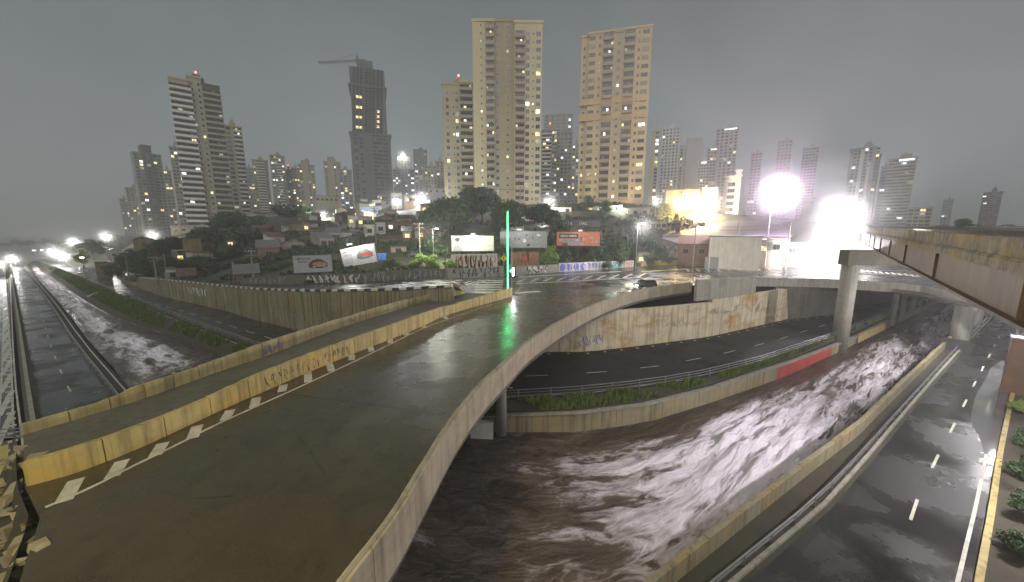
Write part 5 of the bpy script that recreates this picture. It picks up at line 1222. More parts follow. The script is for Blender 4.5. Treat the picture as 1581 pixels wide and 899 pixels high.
# ================================================================ TREES AND BUSHES
def leaf_quads(rng, lobes, n, size, flat=.75):
    """n small leaf clumps spread through a set of lobes (centre, radii), denser near the lobe surface"""
    lobes_v = np.array([[*c, *r] for c, r in lobes]); vol = np.prod(lobes_v[:, 3:], axis=1) ** .7
    idx = rng.choice(len(lobes), n, p=vol / vol.sum()); L = lobes_v[idx]
    d = rng.normal(size=(n, 3)); d /= np.linalg.norm(d, axis=1)[:, None]
    r = rng.random(n) ** .28; ctr = L[:, :3] + d * L[:, 3:] * r[:, None] + rng.normal(size=(n, 3)) * size * .6
    nrm = d + rng.normal(size=(n, 3)) * .7; nrm[:, 2] += .35; nrm /= np.linalg.norm(nrm, axis=1)[:, None]
    ref = rng.normal(size=(n, 3)); u = np.cross(nrm, ref); u /= np.linalg.norm(u, axis=1)[:, None]; v = np.cross(nrm, u)
    s = size * (.5 + rng.random(n))[:, None]; u *= s; v *= s * flat
    q = np.stack([ctr - u * .9, ctr - v * .5 + u * .1, ctr + u, ctr + v * .5 + u * .1], axis=1).reshape(-1, 3)
    return q
def crown_mesh(name, mat, lobes, n, size, seed):
    q = leaf_quads(np.random.default_rng(seed), lobes, n, size); me = bpy.data.meshes.new(name)
    me.vertices.add(len(q)); me.vertices.foreach_set("co", q.astype(np.float32).ravel())
    me.loops.add(len(q)); me.loops.foreach_set("vertex_index", np.arange(len(q), dtype=np.int32))
    me.polygons.add(len(q) // 4); me.polygons.foreach_set("loop_start", np.arange(0, len(q), 4, dtype=np.int32)); me.polygons.foreach_set("loop_total", np.full(len(q) // 4, 4, dtype=np.int32))
    me.materials.append(mat); me.update(); me.validate(); return me
def trunk_mesh(h, r, tips, seed):
    rr = random.Random(seed); mb = MB(); p = Vector((0, 0, -.6)); k = 4; rad_ = r; pts = [p]
    for i in range(k):
        q = Vector((rr.uniform(-.12, .12) * h * .4, rr.uniform(-.12, .12) * h * .4, h * .5 * (i + 1) / k)); mb.tube(p, q, rad_, rad_ * .82, 8); p = q; rad_ *= .82; pts.append(p)
    for t in tips:
        m = p.lerp(Vector(t), .5) + Vector((0, 0, -h * .03)); mb.tube(p - Vector((0, 0, .3)), m, rad_ * .7, rad_ * .45, 6); mb.tube(m, Vector(t), rad_ * .45, rad_ * .12, 5)
    return mb.mesh('trunk', M['trunk'])
def make_tree(h, w, mat, n, size, seed, shape='round', base=.3):
    rr = random.Random(seed); lobes = []
    k = {'round': 9, 'wide': 11, 'dome': 14, 'bush': 6}[shape]
    if shape == 'dome':
        lobes.append(((0, 0, h * .52), (w * .40, w * .40, h * .40)))
    for i in range(k):
        an = rr.random() * 6.28; rd = w * .5 * rr.uniform(.25, .72); z = h * rr.uniform(base + .1, .86) * (1 - .18 * (rd / (w * .5)))
        if shape == 'wide': z = h * rr.uniform(.55, .85)
        if shape == 'bush': z = h * rr.uniform(.2, .7)
        s = rr.uniform(.16, .27) * w
        lobes.append(((math.cos(an) * rd, math.sin(an) * rd, z), (s, s, s * rr.uniform(.6, .9) * min(1.3, h / w * .9 + .2))))
    lobes.append(((0, 0, h * .8), (w * .22, w * .22, h * .18)))
    cm = crown_mesh('crown', mat, lobes, n, size, seed)
    tm = trunk_mesh(h, max(.12, h * .028), [Vector(c) for c, _ in lobes[:7]], seed) if shape != 'bush' else None
    return cm, tm
PROTO = {}
def tree(label, x, yt, Y, wpx, mat='leaf_dark', n=2600, shape='round', name='tree', cat='tree', group=None, seed=None, dz=0, share=None, zb=None):
    base = T(x, Y) if zb is None else Vector((XA(x, Y, zb), Y, zb)); h = max(1.2, ZT(Y, yt) - base.z); az = math.atan2(base.x, Y); w = wpx / F_PX * Y * CP * math.cos(az)
    root = thing(name, label, cat, base, R.random() * 6.28, group)
    key = share or (label, x)
    if key not in PROTO:
        PROTO[key] = (make_tree(h, w, M[mat], n, max(.16, min(.55, w * .05)), seed or int(x * 7 + Y) % 9973, shape), h, w)
    (cm, tm), h0, w0 = PROTO[key]; sc = (w / w0, w / w0, h / h0)
    put(cm, 'crown', root, scale=sc)
    if tm: put(tm, 'trunk', root, scale=sc)
    return root
TR = [
 ('big dome shaped tree above the bright green bushes, densest crown of all', 693, 303, 112, 92, dict(mat='leaf_dark', n=11000, shape='dome')),
 ('tall dark tree rising behind the dome shaped tree before the cream tower', 745, 288, 128, 76, dict(n=8500)),
 ('dark tree behind the green signal pole below the cream tower', 792, 314, 112, 76, dict(n=7500)),
 ('dark bushy tree below the white lit pavilion', 836, 315, 118, 56, dict(n=5500)),
 ('low dark tree over the grey scale billboard', 866, 338, 108, 36, dict(n=2600)),
 ('spreading dark tree with flat top above the brick house', 452, 318, 150, 62, dict(shape='wide', n=5000)),
 ('dark tree below the tall balcony tower, largest of the hillside grove', 352, 326, 150, 70, dict(n=6000)),
 ('dark crown beside the white box house on the hillside', 400, 334, 146, 56, dict(n=4500)),
 ('dark leafy tree covering the slope above the lean-to', 376, 352, 118, 66, dict(n=5500)),
 ('dense dark tree behind the mustard shed', 322, 352, 128, 62, dict(n=5000)),
 ('dark tree shading the slope in front of the mustard shed', 345, 378, 100, 70, dict(n=5000)),
 ('dark tree in front of the grey block wall house', 268, 366, 128, 56, dict(n=4500)),
 ('dark tree between the tan gabled house and the avenue', 238, 376, 118, 52, dict(n=4500)),
 ('round dark tree beside the cream roadside hut', 205, 384, 118, 48, dict(n=4000)),
 ('small dark tree over the low white house', 262, 394, 96, 46, dict(n=3500)),
 ('dark shrubby tree above the small tiled house', 300, 396, 92, 50, dict(n=3800)),
 ('light tipped tree lit by the lamp at the avenue bend', 130, 386, 150, 28, dict(mat='leaf_bright', n=2200)),
 ('dark tree left behind the light tipped tree at the bend', 145, 369, 190, 50, dict(n=4000)),
 ('dark tree with the street glow behind it at the bend', 104, 374, 250, 34, dict(n=2600)),
 ('dark tree beside the bungalow on the low side of the hill', 180, 362, 210, 34, dict(n=2600)),
 ('lone round tree above the rusty viaduct barrier', 1486, 337, 150, 32, dict(mat='leaf_mid', n=3000, shape='dome')),
 ('dark tree lining the lower hillside under the dark hut', 430, 392, 88, 40, dict(n=3200)),
 ('dark tree beside the tall pole below the glowing street', 664, 330, 122, 30, dict(n=2600)),
 ('slim tree with open crown before the ochre tower', 908, 302, 140, 26, dict(n=1300, mat='leaf_mid')),
 ('second open crowned tree before the ochre tower, beside the green lit shop', 934, 308, 136, 26, dict(n=1300, mat='leaf_mid')),
 ('dim brown tree beyond the ochre tower', 1030, 318, 150, 40, dict(n=2400, mat='leaf_mid')),
]
for (lab, x, yt, Y, wpx, kw) in TR: tree(lab, x, yt, Y, wpx, **kw)
BU = [
 ('vivid green bush beside the sky blue shack', 648, 392, 80, 32, dict(mat='leaf_bright')),
 ('vivid green bush spilling over the grey tagged wall', 670, 394, 79, 36, dict(mat='leaf_bright')),
 ('vivid green low bush in front of the rough painted yard wall', 694, 400, 79, 30, dict(mat='leaf_bright')),
 ('leafy green tree lit from the street beside the tall thin pole', 668, 364, 90, 36, dict(mat='leaf_mid')),
 ('tall leafy plants beside the cream billboard post', 683, 376, 88, 26, dict(mat='leaf_mid')),
 ('small green bush hiding the end of the cream billboard', 771, 374, 92, 20, dict(mat='leaf_mid')),
 ('large light green bush over the bubble letter wall', 850, 378, 87, 38, dict(mat='leaf_bright')),
 ('light green bush under the red billboard', 872, 374, 90, 28, dict(mat='leaf_mid')),
 ('round green bush over the turquoise letters', 912, 385, 92, 24, dict(mat='leaf_mid')),
 ('dim green bush beside the street lamp pole', 956, 383, 95, 34, dict(mat='leaf_mid')),
 ('dark green bush between the lamp pole and the fence wall', 1004, 384, 95, 26, dict(mat='leaf_mid')),
 ('pale green bush behind the yellowish fence wall', 1028, 386, 94, 24, dict(mat='leaf_mid')),
 ('dark green bush near the brick shed steps', 938, 393, 90, 22, dict(mat='leaf_mid')),
 ('dark scrub behind the long graffiti wall', 420, 418, 78, 44, dict(mat='leaf_dark')),
 ('dark scrub beside the grey billboard', 444, 412, 80, 28, dict(mat='leaf_dark')),
 ('weedy bush behind the white billboard legs', 606, 407, 80, 30, dict(mat='leaf_dark')),
 ('low bush in front of the cream roadside hut', 178, 405, 105, 40, dict(mat='leaf_mid')),
 ('dark hedge bush at the bend of the retaining wall', 222, 404, 96, 50, dict(mat='leaf_dark')),
]
for (lab, x, yt, Y, wpx, kw) in BU: tree(lab, x, yt, Y, wpx, shape='bush', name='bush', cat='bush', n=1500, **kw)
for k, (x, y, hh, ww) in enumerate(((1566, 640, 1.5, 2.4), (1572, 690, 1.7, 2.6), (1566, 740, 1.4, 2.2), (1585, 720, 2.2, 3.0), (1556, 800, 1.5, 2.2), (1590, 800, 2.0, 3.0), (1600, 650, 2.4, 3.2), (1549, 860, 1.4, 2.0))):
    q = G(x, y, ZL + .1); lab = ('bright green verge bush nearest the rusty post', 'bright verge bush below the rusty post, second along the kerb', 'bright verge bush, third along the kerb from the rusty post', 'tall verge bush at the picture edge behind the kerb row', 'verge bush, fourth along the kerb from the rusty post', 'broad verge bush at the lower picture edge', 'tallest verge bush behind the rusty post', 'last verge bush at the lower end of the kerb')[k]
    root = thing('bush', lab, 'bush', q + Vector((.9, .2, 0)), R.random() * 6); cm, tm = make_tree(hh * .8, ww * .75, M['leaf_bright' if k % 3 == 0 else 'leaf_mid'], 2600, .075, 900 + k, 'bush'); put(cm, 'crown', root)
# scrub and weeds over the bare slope, beyond counting
rg = np.random.default_rng(8); mb = MB()
for _ in range(16000):
    x = rg.uniform(180, 1090); Yf = interp(x, FX, [q.y for q in FP]) + 1.5; Y = Yf + (rg.random() ** 1.6) * 70; q = T(x, Y)
    if noise.noise(q * .09) < -.05: continue
    s = rg.uniform(.25, .85)
    for _k in range(3):
        a = rg.uniform(0, 6.28); dx, dy = math.cos(a) * s * .55, math.sin(a) * s * .55; lx_, ly_ = rg.uniform(-.4, .4) * s, rg.uniform(-.4, .4) * s
        mb.add([(q.x - dx, q.y - dy, q.z + s * .25), (q.x + lx_, q.y + ly_, q.z - .1), (q.x + dx, q.y + dy, q.z + s * .35), (q.x + lx_, q.y + ly_, q.z + s * rg.uniform(.6, 1.2))], [(0, 1, 2, 3)])
stuff(mb.build('scrub', M['leaf_dark']))
# far tree line along the low horizon
def shrub_label(x, y):
    for t in range(80):
        lab = R.choice(['low', 'round', 'spreading', 'narrow', 'ragged', 'squat', 'tall']) + ' dark ' + R.choice(['shrub ', 'leafy shrub ', 'bushy shrub ']) + rel(x, y)
        if lab not in used: break
    used.add(lab); return lab
k = 0
for x in range(-40, 205, 11):
    Y = R.uniform(330, 460); tree('dark tree in the distant line along the low horizon', x, R.uniform(369, 376) - (3 if 60 < x < 120 else 0), Y, R.uniform(18, 30), n=700, share='far%d' % (k % 4), group='distant trees on the horizon'); k += 1
for x in range(1425, 1720, 13):
    Y = R.uniform(230, 330); tree('dim tree in the low row beyond the viaduct', x, R.uniform(346, 351), Y, R.uniform(20, 30), n=700, share='far%d' % (k % 4), group='dim trees beyond the viaduct'); k += 1
for x in list(range(560, 690, 14)) + list(range(860, 1060, 14)):
    Y = R.uniform(122, 134); yy = R.uniform(326, 336); tree(shrub_label(x, yy), x, yy, Y, R.uniform(16, 26), n=600, share='shr%d' % (k % 4), shape='bush', name='shrub', cat='shrub', group='shrubs on the hillside'); k += 1
for x in range(815, 1020, 12):
    Y = R.uniform(97, 106); yy = R.uniform(352, 372); tree(shrub_label(x, yy), x, yy, Y, R.uniform(22, 36), n=700, share='shs%d' % (k % 4), shape='bush', name='shrub', cat='shrub', group='shrubs behind the billboards'); k += 1
for x in range(190, 440, 13):
    Y = R.uniform(82, 112); yy = interp(x, FX, [f[1] for f in FAR]); tree(shrub_label(x, yy - 25), x, yy - R.uniform(20, 40), Y, R.uniform(24, 40), n=900, share='sht%d' % (k % 4), shape='bush', name='shrub', cat='shrub', group='shrubs among the houses'); k += 1

# ================================================================ BILLBOARDS
def text_mesh(body, size, mat):
    cu = bpy.data.curves.new('lettering', 'FONT'); cu.body = body; cu.size = size; cu.extrude = .006; cu.offset = .012; cu.align_x = 'CENTER'; cu.align_y = 'CENTER'
    o = bpy.data.objects.new('tmp', cu); COL.objects.link(o); bpy.context.view_layer.update()
    me = bpy.data.meshes.new_from_object(o.evaluated_get(bpy.context.evaluated_depsgraph_get())); bpy.data.objects.remove(o)
    me.materials.clear(); me.materials.append(mat); return me
def billboard(label, xl, xr, ytl, ytr, ybl, Y, mat, group=None, yaw=0, legs=3, zg=None):
    zt, zb_ = ZT(Y, (ytl + ytr) / 2), ZT(Y, ybl); xc = (xl + xr) / 2; X = XA(xc, Y, (zt + zb_) / 2); az = math.atan2(X, Y)
    w = (xr - xl) / F_PX * Y * CP * math.cos(az) / math.cos(rad(yaw)); h = zt - zb_; zg = tz(xc, Y) - .5
    root = thing('billboard', label, 'billboard', (X, Y, zg), -az + rad(yaw)); c = (zt + zb_) / 2 - zg
    mb = MB(); mb.box((0, .1, c), (w, .16, h)); mb.build('panel', M[mat], root)
    mb = MB()
    for a, b in (((-w / 2, h / 2), (w / 2, h / 2)), ((w / 2, h / 2), (w / 2, -h / 2)), ((w / 2, -h / 2), (-w / 2, -h / 2)), ((-w / 2, -h / 2), (-w / 2, h / 2))): mb.bar((a[0], .08, c + a[1]), (b[0], .08, c + b[1]), .16, .12)
    mb.build('frame', M['steel_dark'], root)
    for k in range(legs):
        mb = MB(); u = (k + .5) / legs - .5; mb.bar((u * w, .35, 0), (u * w, .35, c), .2); mb.build('leg', M['steel_dark'], root)
    return root, w, h, c
def bb_text(root, body, size, x, z, mat, rot=0, sx=1):
    o = put(text_mesh(body, size, M[mat]), 'lettering', root, (x, .012, z)); o.rotation_euler = (rad(90), rot, 0); o.scale = (sx, 1, 1); return o
def bb_patch(root, pts, mat, y=.014, name='print'):
    mb = MB(); mb.add([(x, y, z) for x, z in pts], [tuple(range(len(pts)))]); return mb.build(name, M[mat], root)
def ell(cx, cz, rx, rz, n=20, a0=0, a1=6.2832): return [(cx + rx * math.cos(lerp(a0, a1, k / n)), cz + rz * math.sin(lerp(a0, a1, k / n))) for k in range(n)]
def car_print(root, x, z, w, body, dark):
    bb_patch(root, [(x - w * .5, z - w * .18), (x - w * .48, z + w * .04), (x - w * .30, z + w * .22), (x - w * .05, z + w * .31), (x + w * .18, z + w * .28), (x + w * .36, z + w * .14), (x + w * .5, z + w * .04), (x + w * .5, z - w * .16), (x + w * .2, z - w * .25), (x - w * .3, z - w * .25)], dark, .013)
    bb_patch(root, [(x - w * .34, z - w * .02), (x - w * .2, z + w * .1), (x + w * .1, z + w * .13), (x + w * .36, z + w * .08), (x + w * .47, z), (x + w * .46, z - w * .1), (x - w * .1, z - w * .08)], body, .010)
    bb_patch(root, ell(x - w * .22, z - w * .16, w * .08, w * .08), 'ink_grey', .008); bb_patch(root, ell(x + w * .28, z - w * .14, w * .07, w * .07), 'ink_grey', .008)
    for k in range(3): bb_patch(root, [(x - w * .1 + k * w * .1, z - w * .14), (x - w * .02 + k * w * .1, z - w * .14), (x - w * .02 + k * w * .1, z - w * .10), (x - w * .1 + k * w * .1, z - w * .10)], 'ink_white', .007)
def bb_lamp(root, x, z, e):
    L = bpy.data.lights.new('lamp_light', 'POINT'); L.energy = e; L.color = (1, .96, .88); L.shadow_soft_size = .15
    o = bpy.data.objects.new('lamp_light', L); COL.objects.link(o); o.parent = root; o.location = (x, -2.3, z + .1)
r1, w, h, c = billboard('unlit grey billboard with a dim red car beside the long graffiti wall', 453, 514, 394, 394, 421, 70, 'poster_grey')
car_print(r1, w * .13, c - h * .02, w * .5, 'ink_orange', 'ink_black'); bb_text(r1, 'UM NOVO', h * .16, -w * .24, c + h * .3, 'ink_black'); bb_text(r1, 'NOVO', h * .15, -w * .27, c + h * .12, 'ink_black')
r2, w, h, c = billboard('bright white billboard with a red car, tilted towards the street', 530, 585, 380, 380, 409, 76, 'poster_white', yaw=-32)
r2.rotation_euler.y = -rad(10)
car_print(r2, w * .18, c + h * .02, w * .46, 'ink_red', 'ink_grey'); bb_text(r2, 'UM NOVO', h * .15, -w * .26, c + h * .28, 'ink_grey'); bb_text(r2, 'NOVO', h * .14, -w * .3, c + h * .12, 'ink_grey')
for k in range(3): bb_patch(r2, [(-w * .44, c - h * (.12 + k * .1)), (-w * .18, c - h * (.12 + k * .1)), (-w * .18, c - h * (.10 + k * .1)), (-w * .44, c - h * (.10 + k * .1))], 'ink_grey')
mb = MB(); mb.box((0, -2.2, c + h / 2 + .5), (1.2, .3, .25)); mb.build('lamp_box', M['white_metal'], r2); mb = MB(); mb.bar((0, 0, c + h / 2), (0, -2.2, c + h / 2 + .5), .08); mb.build('lamp_arm', M['steel_dark'], r2); bb_lamp(r2, 0, c + h * .7, 1500)
r3, w, h, c = billboard('cream billboard with a grey portrait and dark lettering above the painted yard wall', 697, 763, 364, 364, 388, 90, 'poster_cream')
bb_patch(r3, ell(-w * .36, c + h * .12, w * .055, h * .2), 'ink_grey'); bb_patch(r3, [(-w * .47, c - h * .48), (-w * .44, c - h * .2), (-w * .38, c - h * .08), (-w * .33, c - h * .08), (-w * .27, c - h * .2), (-w * .23, c - h * .48)], 'ink_grey', .012); bb_patch(r3, ell(-w * .36, c + h * .25, w * .06, h * .12), 'ink_black', .011)
bb_text(r3, 'É LEGADO ★' if False else 'É LEGADO *', h * .22, w * .10, c + h * .27, 'ink_black'); 
bb_patch(r3, [(-w * .2, c + h * .08), (w * .28, c + h * .08), (w * .28, c + h * .11), (-w * .2, c + h * .11)], 'ink_black'); bb_text(r3, 'um novo tempo', h * .12, -w * .05, c - h * .12, 'ink_grey'); bb_text(r3, 'na cidade', h * .12, -w * .08, c - h * .26, 'ink_red'); bb_text(r3, '17', h * .18, w * .34, c - h * .14, 'ink_grey')
mb = MB(); mb.box((0, -.3, c + h / 2 + .35), (1.0, .4, .35)); mb.build('lamp_box', M['white_metal'], r3); bb_lamp(r3, 0, c + h * .7, 2000)
r4, w, h, c = billboard('grey scale billboard with crowded abstract print behind the green signal pole', 772, 845, 357, 357, 383, 94, 'ink_grey')
rr = random.Random(3)
for k in range(26):
    x, z = rr.uniform(-.42, .4) * w, c + rr.uniform(-.36, .36) * h; s = rr.uniform(.04, .13) * w
    bb_patch(r4, [(x + s * .5 * math.cos(a) * rr.uniform(.5, 1), min(c + h * .47, max(c - h * .47, z + s * .4 * math.sin(a) * rr.uniform(.5, 1)))) for a in np.linspace(0, 6.28, 8)[:-1]], rr.choice(['ink_white', 'poster_grey', 'ink_black', 'poster_grey']), .014 - k * .0003)
bb_patch(r4, [(-w * .5, c - h * .5), (-w * .3, c - h * .5), (-w * .3, c - h * .3), (-w * .5, c - h * .3)], 'ink_orange', .005)
mb = MB(); mb.box((-w * .1, -.3, c + h / 2 + .35), (1.2, .4, .4)); mb.build('lamp_box', M['white_metal'], r4); bb_lamp(r4, 0, c + h * .7, 200)
r5, w, h, c = billboard('red orange billboard with white lettering in a black box', 859, 926, 358, 358, 380, 92, 'ink_orange')
bb_patch(r5, [(-w * .44, c + h * .04), (-w * .0, c + h * .04), (-w * .0, c + h * .36), (-w * .44, c + h * .36)], 'ink_black'); bb_text(r5, 'DEIXA AMBUL', h * .19, -w * .22, c + h * .2, 'ink_white', sx=.95)
bb_patch(r5, [(-w * .44, c - h * .18), (w * .02, c - h * .18), (w * .02, c + .0), (-w * .44, c + .0)], 'poster_grey'); bb_text(r5, 'VIVA A CIDADE', h * .13, -w * .21, c - h * .09, 'ink_black')
bb_patch(r5, [(-w * .3, c - h * .45), (w * .14, c - h * .45), (w * .14, c - h * .26), (-w * .3, c - h * .26)], 'poster_grey'); bb_text(r5, 'SHOW HOJE', h * .12, -w * .08, c - h * .36, 'ink_blue')
for k in range(9):
    x, z = lerp(.06, .44, rr.random()) * w, c + rr.uniform(-.3, .35) * h; bb_patch(r5, ell(x, z, w * rr.uniform(.02, .05), h * rr.uniform(.06, .12), 9), rr.choice(['ink_red', 'tile', 'poster_grey']), .014 - k * .0004)
mb = MB(); mb.box((w * .05, -.3, c + h / 2 + .3), (1.0, .4, .35)); mb.build('lamp_box', M['white_metal'], r5); bb_lamp(r5, 0, c + h * .7, 180)
r6, w, h, c = billboard('dark banner board with white scrawled letters above the red billboard', 858, 926, 341, 341, 350, 112, 'roof_dark')
bb_text(r6, 'ACR', h * .6, -w * .2, c, 'ink_white'); bb_text(r6, '17AC', h * .6, w * .12, c, 'ink_white')

# ================================================================ POLES, LAMPS, SIGNALS

def bloom_haze(p, r, dens):  # added volumes that stand in for the bloom of bright lamps
    """bloom round a lamp, built as added balls of denser haze, one in the other, hanging where the lamp burns"""
    for q, dd in ((3.2, .012), (1.9, .035), (1.3, .09), (.9, .25), (.6, .6)):
        k = ('bloom_haze', round(dens * dd, 5))
        if k not in _cache:
            m = bpy.data.materials.new('bloom_volume'); m.use_nodes = True; n_, l_ = m.node_tree.nodes, m.node_tree.links; n_.remove(n_["Principled BSDF"])
            pv = n_.new("ShaderNodeVolumePrincipled"); pv.inputs["Color"].default_value = (.95, .95, .95, 1); pv.inputs["Density"].default_value = dens * dd; l_.new(pv.outputs[0], n_["Material Output"].inputs["Volume"]); _cache[k] = m
        bm = bmesh.new(); bmesh.ops.create_icosphere(bm, subdivisions=3, radius=r * q); me = bpy.data.meshes.new('bloom_haze'); bm.to_mesh(me); bm.free(); me.materials.append(_cache[k])
        stuff(put(me, 'bloom_haze', None, p))
def lamp(label, x, yb, Y, yt, power, color='lamp_white', lc=(1, .96, .92), r=.09, head=(1.0, .45, .18), arm=0., spot=False, zb=None, name='street_lamp', group=None, tilt=0, lr=.25, ground=True, halo=0, hdens=.03):
    z0 = tz(x, Y) if zb is None else zb
    zt = ZT(Y, yt); X = XA(x, Y, zt); h = zt - z0
    root = thing(name, label, 'street lamp', (X, Y, z0 - .02), 0, group)
    mb = MB(); mb.tube((0, 0, -.3), (0, 0, h + .15), r * 1.25, r * .7, 8); mb.build('pole', M['steel'], root)
    if arm:
        mb = MB(); mb.tube((0, 0, h), (arm, -.2, h + .25), r * .6, r * .5, 6); mb.build('arm', M['steel'], root)
    mb = MB(); mb.box((arm, -.25, h + .22), head, 0, 0, .75); hd = mb.build('lamp_head', M['steel_dark'], root)
    mb = MB(); mb.box((arm, -.28, h + .22 - head[2] / 2 - .05), (head[0] * .86, head[1] * .86, .10)); mb.build('lamp_lens', M[color], root)
    if power:
        L = bpy.data.lights.new('lamp_light', 'POINT'); L.energy = power; L.color = lc; L.shadow_soft_size = lr
        o = bpy.data.objects.new('lamp_light', L); COL.objects.link(o); o.parent = root; o.location = (arm, -.75, h - .45)
        if halo: bloom_haze((X + arm, Y - .75, z0 + h - .45), halo, hdens)
    return root
def flood(label, x, yb, Y, yt, power, lc, nhead=4, hs=1.5, color='lamp_white', zb=None, halo=4.4, hdens=.03):
    z0 = tz(x, Y) if zb is None else zb; zt = ZT(Y, yt); X = XA(x, Y, zt); h = zt - z0
    root = thing('floodlight_mast', label, 'floodlight', (X, Y, z0))
    mb = MB(); mb.tube((0, 0, -.3), (0, 0, h), .22, .13, 10); mb.build('mast', M['steel'], root)
    mb = MB(); mb.box((0, -.15, h), (hs * 2.3, .2, .2)); mb.build('crossbar', M['steel_dark'], root)
    for k in range(nhead):
        u, v = (k % 2 - .5), (k // 2 - (nhead // 2 - 1) / 2)
        mb = MB(); mb.box((u * hs * 1.15, -.35, h + v * hs * .8), (hs, .28, hs * .7)); hd = mb.build('lamp_head', M['steel_dark'], root)
        mb = MB(); mb.box((u * hs * 1.15, -.52, h + v * hs * .8), (hs * .9, .06, hs * .62)); mb.build('lamp_lens', M[color], root)
    L = bpy.data.lights.new('lamp_light', 'POINT'); L.energy = power; L.color = lc; L.shadow_soft_size = .9
    o = bpy.data.objects.new('lamp_light', L); COL.objects.link(o); o.parent = root; o.location = (0, -1.9, h)
    bloom_haze((X, Y - 1.9, z0 + h), halo, hdens)
    return root
flood('tall mast with the bigger violet white floodlight over the white warehouse', 1193, 407, 101, 300, 90000, (1, .74, 1.0), 4, 1.8)
flood('floodlight mast glaring white at the far end of the viaduct', 1284, 405, 88, 335, 56000, (1, .92, .98), 4, 1.5)
lamp('street lamp burning white just below the second floodlight, at the viaduct pier', 1268, 412, 84, 390, 34000, lr=.5, halo=5.2, lc=(1, .93, .98), zb=0, head=(1.6, .6, .2))
lamp('street lamp hidden in glare beyond the pier cap', 1340, 410, 92, 372, 8000, lr=.4, halo=4, zb=0)
lamp('white street lamp on a tall pole beside the blue lettered wall', 985, 412, 84.5, 346, 6500, zb=0, halo=2.0, arm=.9, lr=.3, head=(1.2, .5, .2))
lamp('orange lamp in front of the tan commercial building', 1048, 330, 138, 314, 16000, 'lamp_orange', (1, .68, .25), halo=4, lr=.6, head=(1.6, .6, .25))
lamp('orange white floodlight at the foot of the bright wall', 1090, 334, 140, 316, 40000, 'lamp_orange', (1, .85, .6), halo=5, lr=.6, head=(1.8, .6, .25))
lamp('white lamp over the lit pavilion', 848, 326, 134, 311, 7000, lr=.4, halo=3)
lamp('small white lamp on the slope above the brick shed', 1013, 330, 136, 309, 3500, lr=.3, halo=2.5)
lamp('cold white lamp at the head of the glowing street', 651, 320, 160, 307, 16000, lc=(.92, .95, 1), lr=.5, halo=3)
lamp('cold white lamp half way down the glowing street', 613, 330, 144, 309, 10000, halo=2, lc=(.92, .95, 1), lr=.5)
lamp('cold lamp beside the blue grey shop', 571, 340, 140, 332, 6000, halo=2, lc=(.9, .95, 1), lr=.4)
lamp('white lamp above the long brick house', 500, 335, 150, 330, 6000, halo=2, lr=.4)
lamp('white yard lamp below the tall balcony tower', 238, 372, 160, 361, 6000, lr=.4, halo=3)
lamp('white lamp beside the bungalow', 166, 378, 200, 364, 8000, lr=.4, halo=4)
lamp('lamp shining through the trees at the avenue bend', 116, 384, 250, 373, 12000, lr=.5, halo=5)
lamp('brightest lamp at the bend, mirrored in the wet canal road', 88, 402, 175, 388, 12000, zb=ZL, lr=.6, halo=4, head=(1.8, .6, .2))
lamp('second bright lamp at the bend above the grass bank', 101, 404, 160, 395, 7000, zb=ZL, lr=.5, halo=3)
lamp('bright lamp where the straight avenue turns away', 22, 410, 160, 398, 9000, zb=ZL, lr=.6, halo=3, head=(1.6, .6, .2))
lamp('lamp glaring at the outer edge of the side avenue', 3, 420, 120, 405, 5000, zb=ZL, lr=.5, halo=2)
for x, y in ((24, 390.5), (40, 389), (53, 386.5), (65, 386), (77, 385)):
    lamp('far lamp in the chain along the avenue horizon', x, 398, 300, y, 0, zb=ZL, group='far lamps along the avenue', head=(2.4, .8, .5))
lamp('roof floodlight on the grey hazy tower', 622, 243, 436, 238.5, 16000, halo=5, zb=ZT(436, 244), lr=.8, head=(3, 1, .5), name='roof_floodlight')
lamp('lamp standing at the foot of the massive cream tower', 757, 330, 142, 300, 2600, lr=.4)
lamp('lamp on the terrace before the ochre tower', 958, 330, 140, 318, 3000, lc=(.85, 1, .85), lr=.4)
lamp('lamp beside the canal road near the far bend', 128, 414, 110, 398, 0, zb=ZL)
# the street lamp the deck parapets are lit by: on the near side of the overpass, behind the camera
root = thing('street_lamp', 'sodium street lamp on the near side of the overpass walkway', 'street lamp', (-7.5, -5.0, -6))
mb = MB(); mb.tube((0, 0, 0), (0, 0, 19.0), .13, .08, 8); mb.build('pole', M['steel'], root)
mb = MB(); mb.tube((0, 0, 18.9), (0, 1.8, 19.3), .06, .05, 6); mb.build('arm', M['steel'], root)
mb = MB(); mb.box((0, 2.0, 19.3), (.4, .9, .16)); mb.build('lamp_head', M['steel_dark'], root)
mb = MB(); mb.box((0, 2.0, 19.18), (.34, .8, .06)); mb.build('lamp_lens', M['lamp_orange'], root)
L = bpy.data.lights.new('lamp_light', 'POINT'); L.energy = 4800; L.color = (1, .78, .27); L.shadow_soft_size = .3
o = bpy.data.objects.new('lamp_light', L); COL.objects.link(o); o.parent = root; o.location = (0, 2.0, 18.9)

lamp('thin street lamp with bent arm among the bright bushes', 668, 416, 81, 354, 6000, zb=0, arm=.9, lr=.2, head=(.7, .3, .12), r=.06, lc=(1, 1, .85))
# unseen lamp added to whiten the puddle, then the verge lamp past the picture's edge
lamp('unseen added lamp behind the viaduct girder, beyond the rusty post, for the puddle glint', 1592, 470, 38, 419, 9000, zb=ZL, lc=(1, .95, .98), lr=.5)
lamp('street lamp on the planted verge at the lower end of the avenue', 1690, 760, 18, 470, 8000, zb=ZL, lc=(1, .93, 1), lr=.3, head=(1.2, .5, .2))
